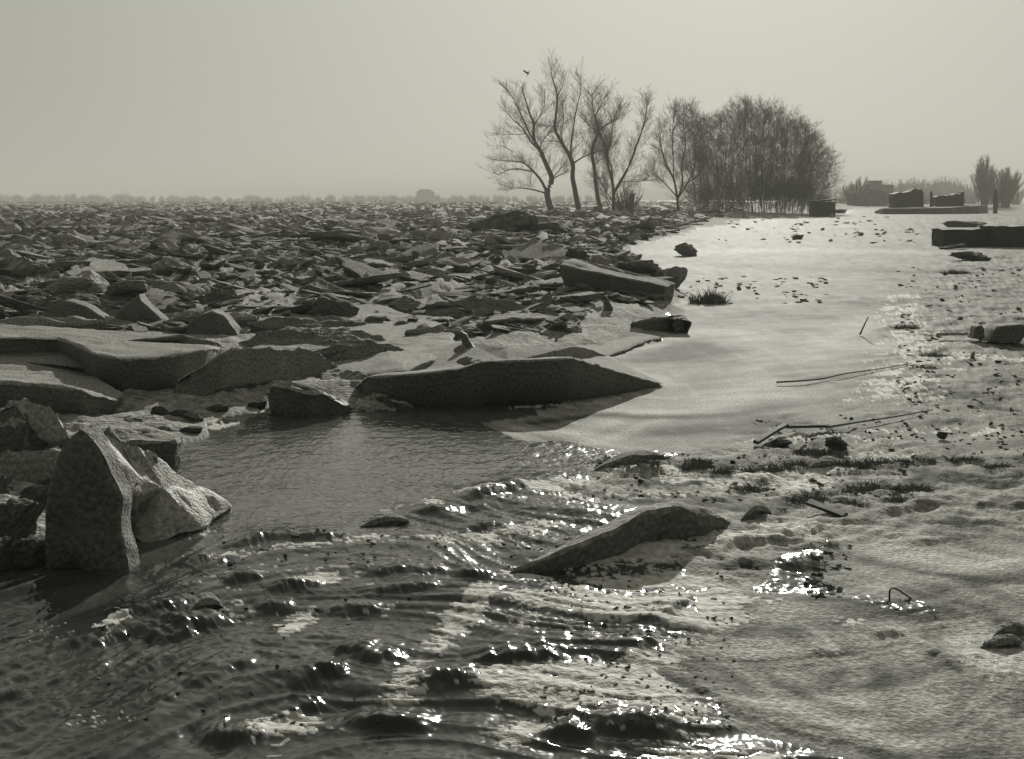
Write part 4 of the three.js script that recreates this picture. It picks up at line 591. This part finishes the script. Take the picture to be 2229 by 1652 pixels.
bareTree('tall slender bare tree with a leaning forked trunk', [
  L(.33, [1035, 1560], [1010, 1440], [985, 1300], [965, 1190], [970, 1080], [940, 990], [880, 890], [830, 800], [790, 720], [800, 600], [815, 450], [810, 360], [770, 230], [750, 110]),
  L(.14, [950, 1000], [950, 900], [975, 700], [1010, 500], [1045, 360], [1050, 200]), L(.12, [975, 1060], [1050, 1010], [1150, 960], [1240, 940]), L(.08, [945, 960], [1000, 900], [1070, 830]), L(.08, [870, 870], [860, 760], [880, 600], [860, 480]), L(.06, [790, 700], [700, 690], [610, 690]), L(.06, [815, 400], [870, 290], [890, 200]), L(.06, [840, 850], [760, 840], [680, 850])], 148);
bareTree('upright bare tree with a dense twiggy fork beside the leaning stem', [
  L(.28, [1240, 1500], [1215, 1400], [1195, 1250], [1180, 1100], [1160, 980], [1170, 880], [1205, 790], [1215, 740], [1190, 620], [1160, 480], [1160, 370]),
  L(.11, [1215, 750], [1300, 680], [1400, 620], [1440, 540]), L(.07, [1205, 760], [1130, 680], [1090, 600]), L(.08, [1190, 590], [1240, 500], [1290, 400]), L(.06, [1160, 980], [1220, 900], [1290, 880]), L(.05, [1180, 1080], [1240, 1020], [1290, 1050])], 149, { dense: 7.5 });
bareTree('multi-stemmed bare tree with one long stem slanting to the thicket', [
  L(.22, [1370, 1490], [1370, 1340], [1350, 1200], [1310, 1060], [1305, 930], [1260, 820], [1225, 760]),
  L(.20, [1380, 1340], [1450, 1220], [1530, 1070], [1590, 900], [1650, 740], [1690, 580], [1700, 440]), L(.12, [1362, 1260], [1350, 1100], [1310, 980], [1340, 860], [1360, 700], [1420, 480]), L(.07, [1345, 1420], [1250, 1250], [1210, 1200]), L(.06, [1450, 1240], [1600, 1240], [1720, 1220]), L(.07, [1350, 1480], [1290, 1350], [1270, 1200]), L(.06, [1390, 1470], [1440, 1380], [1470, 1320]), L(.06, [1380, 1480], [1480, 1430], [1560, 1400]), L(.05, [1330, 1490], [1300, 1420], [1310, 1300])], 147, { dense: 7 });
function thicket(name, label, cx, topY, halfTop, halfBase, dist, stems, o = {}) { // many stems fanning up; cx and sizes in the view of the trees
  const vx = x => 1033 + x * .3817, vy = y => 121.5 + y * .3817, base = dp(vx(cx), 460, dist); base.y = 0; const g = top(new THREE.Group(), name); g.position.copy(base);
  const k = .3817 * dist / F, Ht = dp(0, vy(topY), dist).y, tw = new Twigs(), sg = [];
  for (let i = 0; i < stems; i++) {
    const e = rr(-1, 1), dz = rr(-1, 1), b = new V3(e * halfBase * k * rr(.5, 1), -.3, dz * halfBase * k * .8), h = Ht * (1 - .30 * e * e - .12 * dz * dz) * rr(.72, 1.04), t = new V3(b.x * .4 + e * halfTop * k, h, dz * halfTop * k * .8), m = b.clone().lerp(t, .5); m.x -= (t.x - b.x) * .16; m.z -= (t.z - b.z) * .16; m.add(new V3(rr(-.15, .15), 0, rr(-.15, .15)));
    const r = (o.r ?? .05) * rr(.7, 1.5), pts = [b, m, t]; sg.push(tube(pts, [r, .012], 4));
    const c = new THREE.CatmullRomCurve3(pts), n = o.twigs ?? 12; for (let j = 0; j < n; j++) { const q = (o.from ?? .12) + (1 - (o.from ?? .12)) * (j + rnd()) / n, p = c.getPoint(q), d = c.getTangent(q).add(new V3(rr(-.5, .5), rr(0, .5), rr(-.5, .5))); spray(tw, p, d, rr(.12, .26) * Ht * (1.1 - q * .5), o.tr ?? .018, o.level ?? 1, .6); }
  }
  g.add(setup(new THREE.Mesh(mergeGeometries(sg), M.bark), 'stems'), tw.mesh('twigs', M.twig)); return tag(g, label, o.cat ?? 'willow bush', o.group);
}
bareTree('open multi-stemmed bare willow at the left end of the thicket', [
  L(.17, [2006, 1504], [1990, 1350], [1960, 1210], [1900, 1090], [1850, 950], [1830, 820], [1850, 700]), L(.13, [2000, 1420], [2050, 1250], [2040, 1080], [2080, 900], [2060, 720], [2050, 520]), L(.11, [2010, 1400], [2100, 1250], [2160, 1120], [2180, 950], [2150, 760], [2140, 560]),
  L(.09, [1960, 1220], [1960, 1050], [1950, 850], [1960, 650], [1980, 520]), L(.09, [2100, 1250], [2200, 1180], [2260, 1050], [2250, 860]), L(.08, [1985, 1380], [1880, 1260], [1790, 1170], [1760, 1060]), L(.06, [2010, 1450], [2110, 1390], [2200, 1440])], 150, { dense: 6.5 });
thicket('willow_bush', 'feathery low bare shrub at the foot of the multi-stemmed tree', 860, 760, 80, 50, 146, 34, { twigs: 22, r: .03 });
const dome = [[1000, 560], [1060, 420], [1130, 340], [1200, 268], [1290, 330], [1380, 350], [1450, 285], [1540, 245], [1640, 262], [1760, 310], [1850, 370], [1930, 440], [1990, 510], [2035, 590], [2060, 700]];
const domeY = x => { for (let i = 0; i + 1 < dome.length; i++) if (x < dome[i + 1][0]) return mix(dome[i][1], dome[i + 1][1], clamp((x - dome[i][0]) / (dome[i + 1][0] - dome[i][0]))); return 700; };
[[1250, 75, 10, 156], [1320, 100, 19, 154], [1430, 110, 23, 152], [1545, 120, 26, 157], [1650, 120, 26, 153], [1760, 120, 26, 156], [1860, 110, 24, 152], [1945, 90, 20, 155]].forEach(([cx, half, n, dist], bi) => {
  const vx = x => 1033 + x * .3817, vy = y => 121.5 + y * .3817, bc = 1560 + (cx - 1560) * .86, base = dp(vx(bc), 460, dist); base.y = 0; const g = top(new THREE.Group(), 'willow_bush'); g.position.copy(base); const tw = new Twigs(), sg = [];
  for (let i = 0; i < n; i++) {
    const x = cx + rr(-1, 1) * half, tip = dp(vx(x), vy(mix(870, domeY(x), 1 - .45 * rnd() * rnd()) + rr(-14, 10)), dist).sub(base); tip.z = rr(-2.4, 2.4);
    const b = new V3(dp(vx(bc + (x - cx) * .25 + rr(-40, 40)), 460, dist).x - base.x, -.3, tip.z * .7), m = b.clone().lerp(tip, .45); m.x -= (tip.x - b.x) * .10; m.add(new V3(rr(-.25, .25), 0, rr(-.2, .2)));
    m.add(new V3(rr(-.5, .5), 0, rr(-.4, .4))); const r = .02 * rr(.6, 1.9), pts = [b, m, tip]; sg.push(tube(pts, [r, .015], 5));
    for (let j = 0; j < 21; j++) { // twig sprays filling the crown between this stem and its neighbours
      const x2 = cx + rr(-1, 1) * half * 1.2, f = j < 3 ? rnd() * .2 : .08 + .88 * Math.pow(rnd(), .85), pt = dp(vx(bc + (x2 - cx) * mix(.75, 1, f) + (cx - bc) * f), vy(mix(896, domeY(x2), f)), dist).sub(base); pt.z = rr(-2.6, 2.6);
      const out = (x2 - 1560) / 480; spray(tw, pt, new V3(out * .6 + rr(-.95, .95), rr(.05, 1), rr(-.95, .95)), rr(1.0, 2.3) * (1.15 - f * .55), .016, 2, .1);
    }
  }
  g.add(setup(new THREE.Mesh(mergeGeometries(sg), M.bark), 'stems'), tw.mesh('twigs', M.twig));
  tag(g, ['slim feathery willow bush next to the open multi-stemmed willow', 'dense bare willow bush of the domed thicket', 'dense bare willow bush of the domed thicket', 'tallest willow bush at the crown of the domed thicket', 'dense bare willow bush of the domed thicket', 'dense bare willow bush of the domed thicket', 'dense bare willow bush of the domed thicket', 'drooping willow bush above the low dark shed'][bi], 'willow bush', 'willows of the dense thicket');
});
thicket('far_tree', 'tall hazy tree behind the lone post on the dyke', 2900, 595, 60, 20, 300, 34, { twigs: 34, r: .10, tr: .06, cat: 'tree' });
thicket('far_tree', 'broad hazy round tree right of the tall hazy tree', 3010, 650, 90, 40, 305, 50, { twigs: 34, r: .10, tr: .06, cat: 'tree' });
thicket('far_tree', 'hazy shrub between the houses and the willow thicket', 2160, 720, 60, 40, 330, 34, { twigs: 24, r: .08, tr: .06, cat: 'tree' });
thicket('far_tree', 'hazy tree looming behind the chimneyed farm house', 2210, 700, 60, 40, 420, 34, { twigs: 24, r: .1, tr: .07, cat: 'tree' });
{ // far woods, each one mass
  const unit = k => { const t = new Twigs(), s0 = seed; seed = 4000 + k; for (let i = 0; i < 46; i++) { const e = rr(-1, 1), b = new V3(e * .2, 0, rr(-.2, .2)), q = new V3(e * .5, rr(.55, 1) * (1 - .35 * e * e), rr(-.4, .4)); t.seg(b, q, .018, .012); spray(t, b.clone().lerp(q, rr(.4, .9)), new V3(rr(-.4, .4), 1, rr(-.4, .4)), rr(.15, .3), .012, 1, .4); } seed = s0; const m = t.mesh('x', M.twig); return m.geometry; };
  const ua = unit(1), wood = (name, label, x0, x1, d0, d1, n, hy, geo) => { const l = []; for (let i = 0; i < n; i++) { const d = rr(d0, d1), p = dp(rr(x0, x1), 440, d), h = Math.max(2, hy((p.x / d) * F + CX) * d / F + EYE) * (.45 + .75 * Math.pow(rnd(), 1.5)); l.push([p.x, -.2, p.z, h * rr(.7, 1.1), h]); }
    const im = setup(new THREE.InstancedMesh(geo, M.twig, l.length), numbered(name)), q = new THREE.Object3D(); l.forEach((e, i) => { q.position.set(e[0], e[1], e[2]); q.rotation.set(0, rr(0, 6.28), 0); q.scale.set(e[3], e[4], e[3]); q.updateMatrix(); im.setMatrixAt(i, q.matrix); }); tag(im, label, 'woods', null, 'stuff'); scene.add(im); };
  wood('far_woods', 'faint line of trees along the horizon behind the ice field', -500, 1300, 1000, 1300, 620, x => 10 + 4 * n2(x * .02, 3) + (x < 350 ? 2 : 0), ua);
  wood('far_woods', 'pale hazy wood behind the ruined masonry and the houses', 1830, 2120, 620, 760, 130, x => 44 - Math.abs(x - 2010) * .12 + 6 * n2(x * .05, 8), unit(2));
  wood('far_woods', 'low hazy scrub along the right horizon', 1780, 2700, 420, 600, 140, x => 14 + 5 * n2(x * .05, 8) + (x > 2200 ? 25 : 0), unit(3));
}
{ // fallen branch and bird
  const m = stick('fallen_branch', 'long fallen branch arching over the ice left of the trees', [[1070, 466, .4], [1115, 462, .9], [1150, 462, .9], [1195, 470, .2]].map(([x, y, h]) => [x, y + 8, h]), .10, { cat: 'branch', mat: M.bark });
  const b = dp(1150, 160, 120), body = new THREE.SphereGeometry(1, 12, 8), p = body.attributes.position; for (let i = 0; i < p.count; i++) { const x = p.getX(i), t = x < 0 ? 1 + x * .35 : 1 - x * .75; p.setXYZ(i, x * .22, p.getY(i) * .07 * t, p.getZ(i) * .08 * t); } body.computeVertexNormals();
  const wing = s => { const g = new THREE.BufferGeometry(); const v = [[-.1, 0, 0], [.1, 0, 0], [.08, .18, s * .22], [-.12, .2, s * .22], [.0, .42, s * .34], [-.12, .40, s * .34], [-.1, .02, 0], [.1, .02, 0], [.08, .2, s * .22], [-.12, .22, s * .22], [.0, .44, s * .34], [-.12, .42, s * .34]]; g.setAttribute('position', new THREE.Float32BufferAttribute(v.flat(), 3)); g.setIndex([0, 1, 2, 0, 2, 3, 3, 2, 4, 3, 4, 5, 6, 8, 7, 6, 9, 8, 9, 10, 8, 9, 11, 10, 0, 6, 1, 1, 6, 7, 1, 7, 2, 2, 7, 8, 2, 8, 4, 4, 8, 10, 0, 3, 6, 3, 9, 6, 3, 5, 9, 5, 11, 9, 4, 10, 5, 5, 10, 11]); g.computeVertexNormals(); return setup(new THREE.Mesh(g, M.bird), 'wing'); };
  const g = top(new THREE.Group(), 'bird'); g.position.copy(b); g.rotation.set(.2, .9, .7); const tail = new THREE.ConeGeometry(.06, .2, 5).rotateZ(-Math.PI / 2).scale(1, .3, 1).translate(-.27, 0, 0);
  g.add(setup(new THREE.Mesh(body, M.bird), 'body'), setup(new THREE.Mesh(tail, M.bird), 'tail'), wing(1), wing(-1)); tag(g, 'small dark bird flying above the crooked bare tree', 'bird');
}
renderer.render(scene, camera);
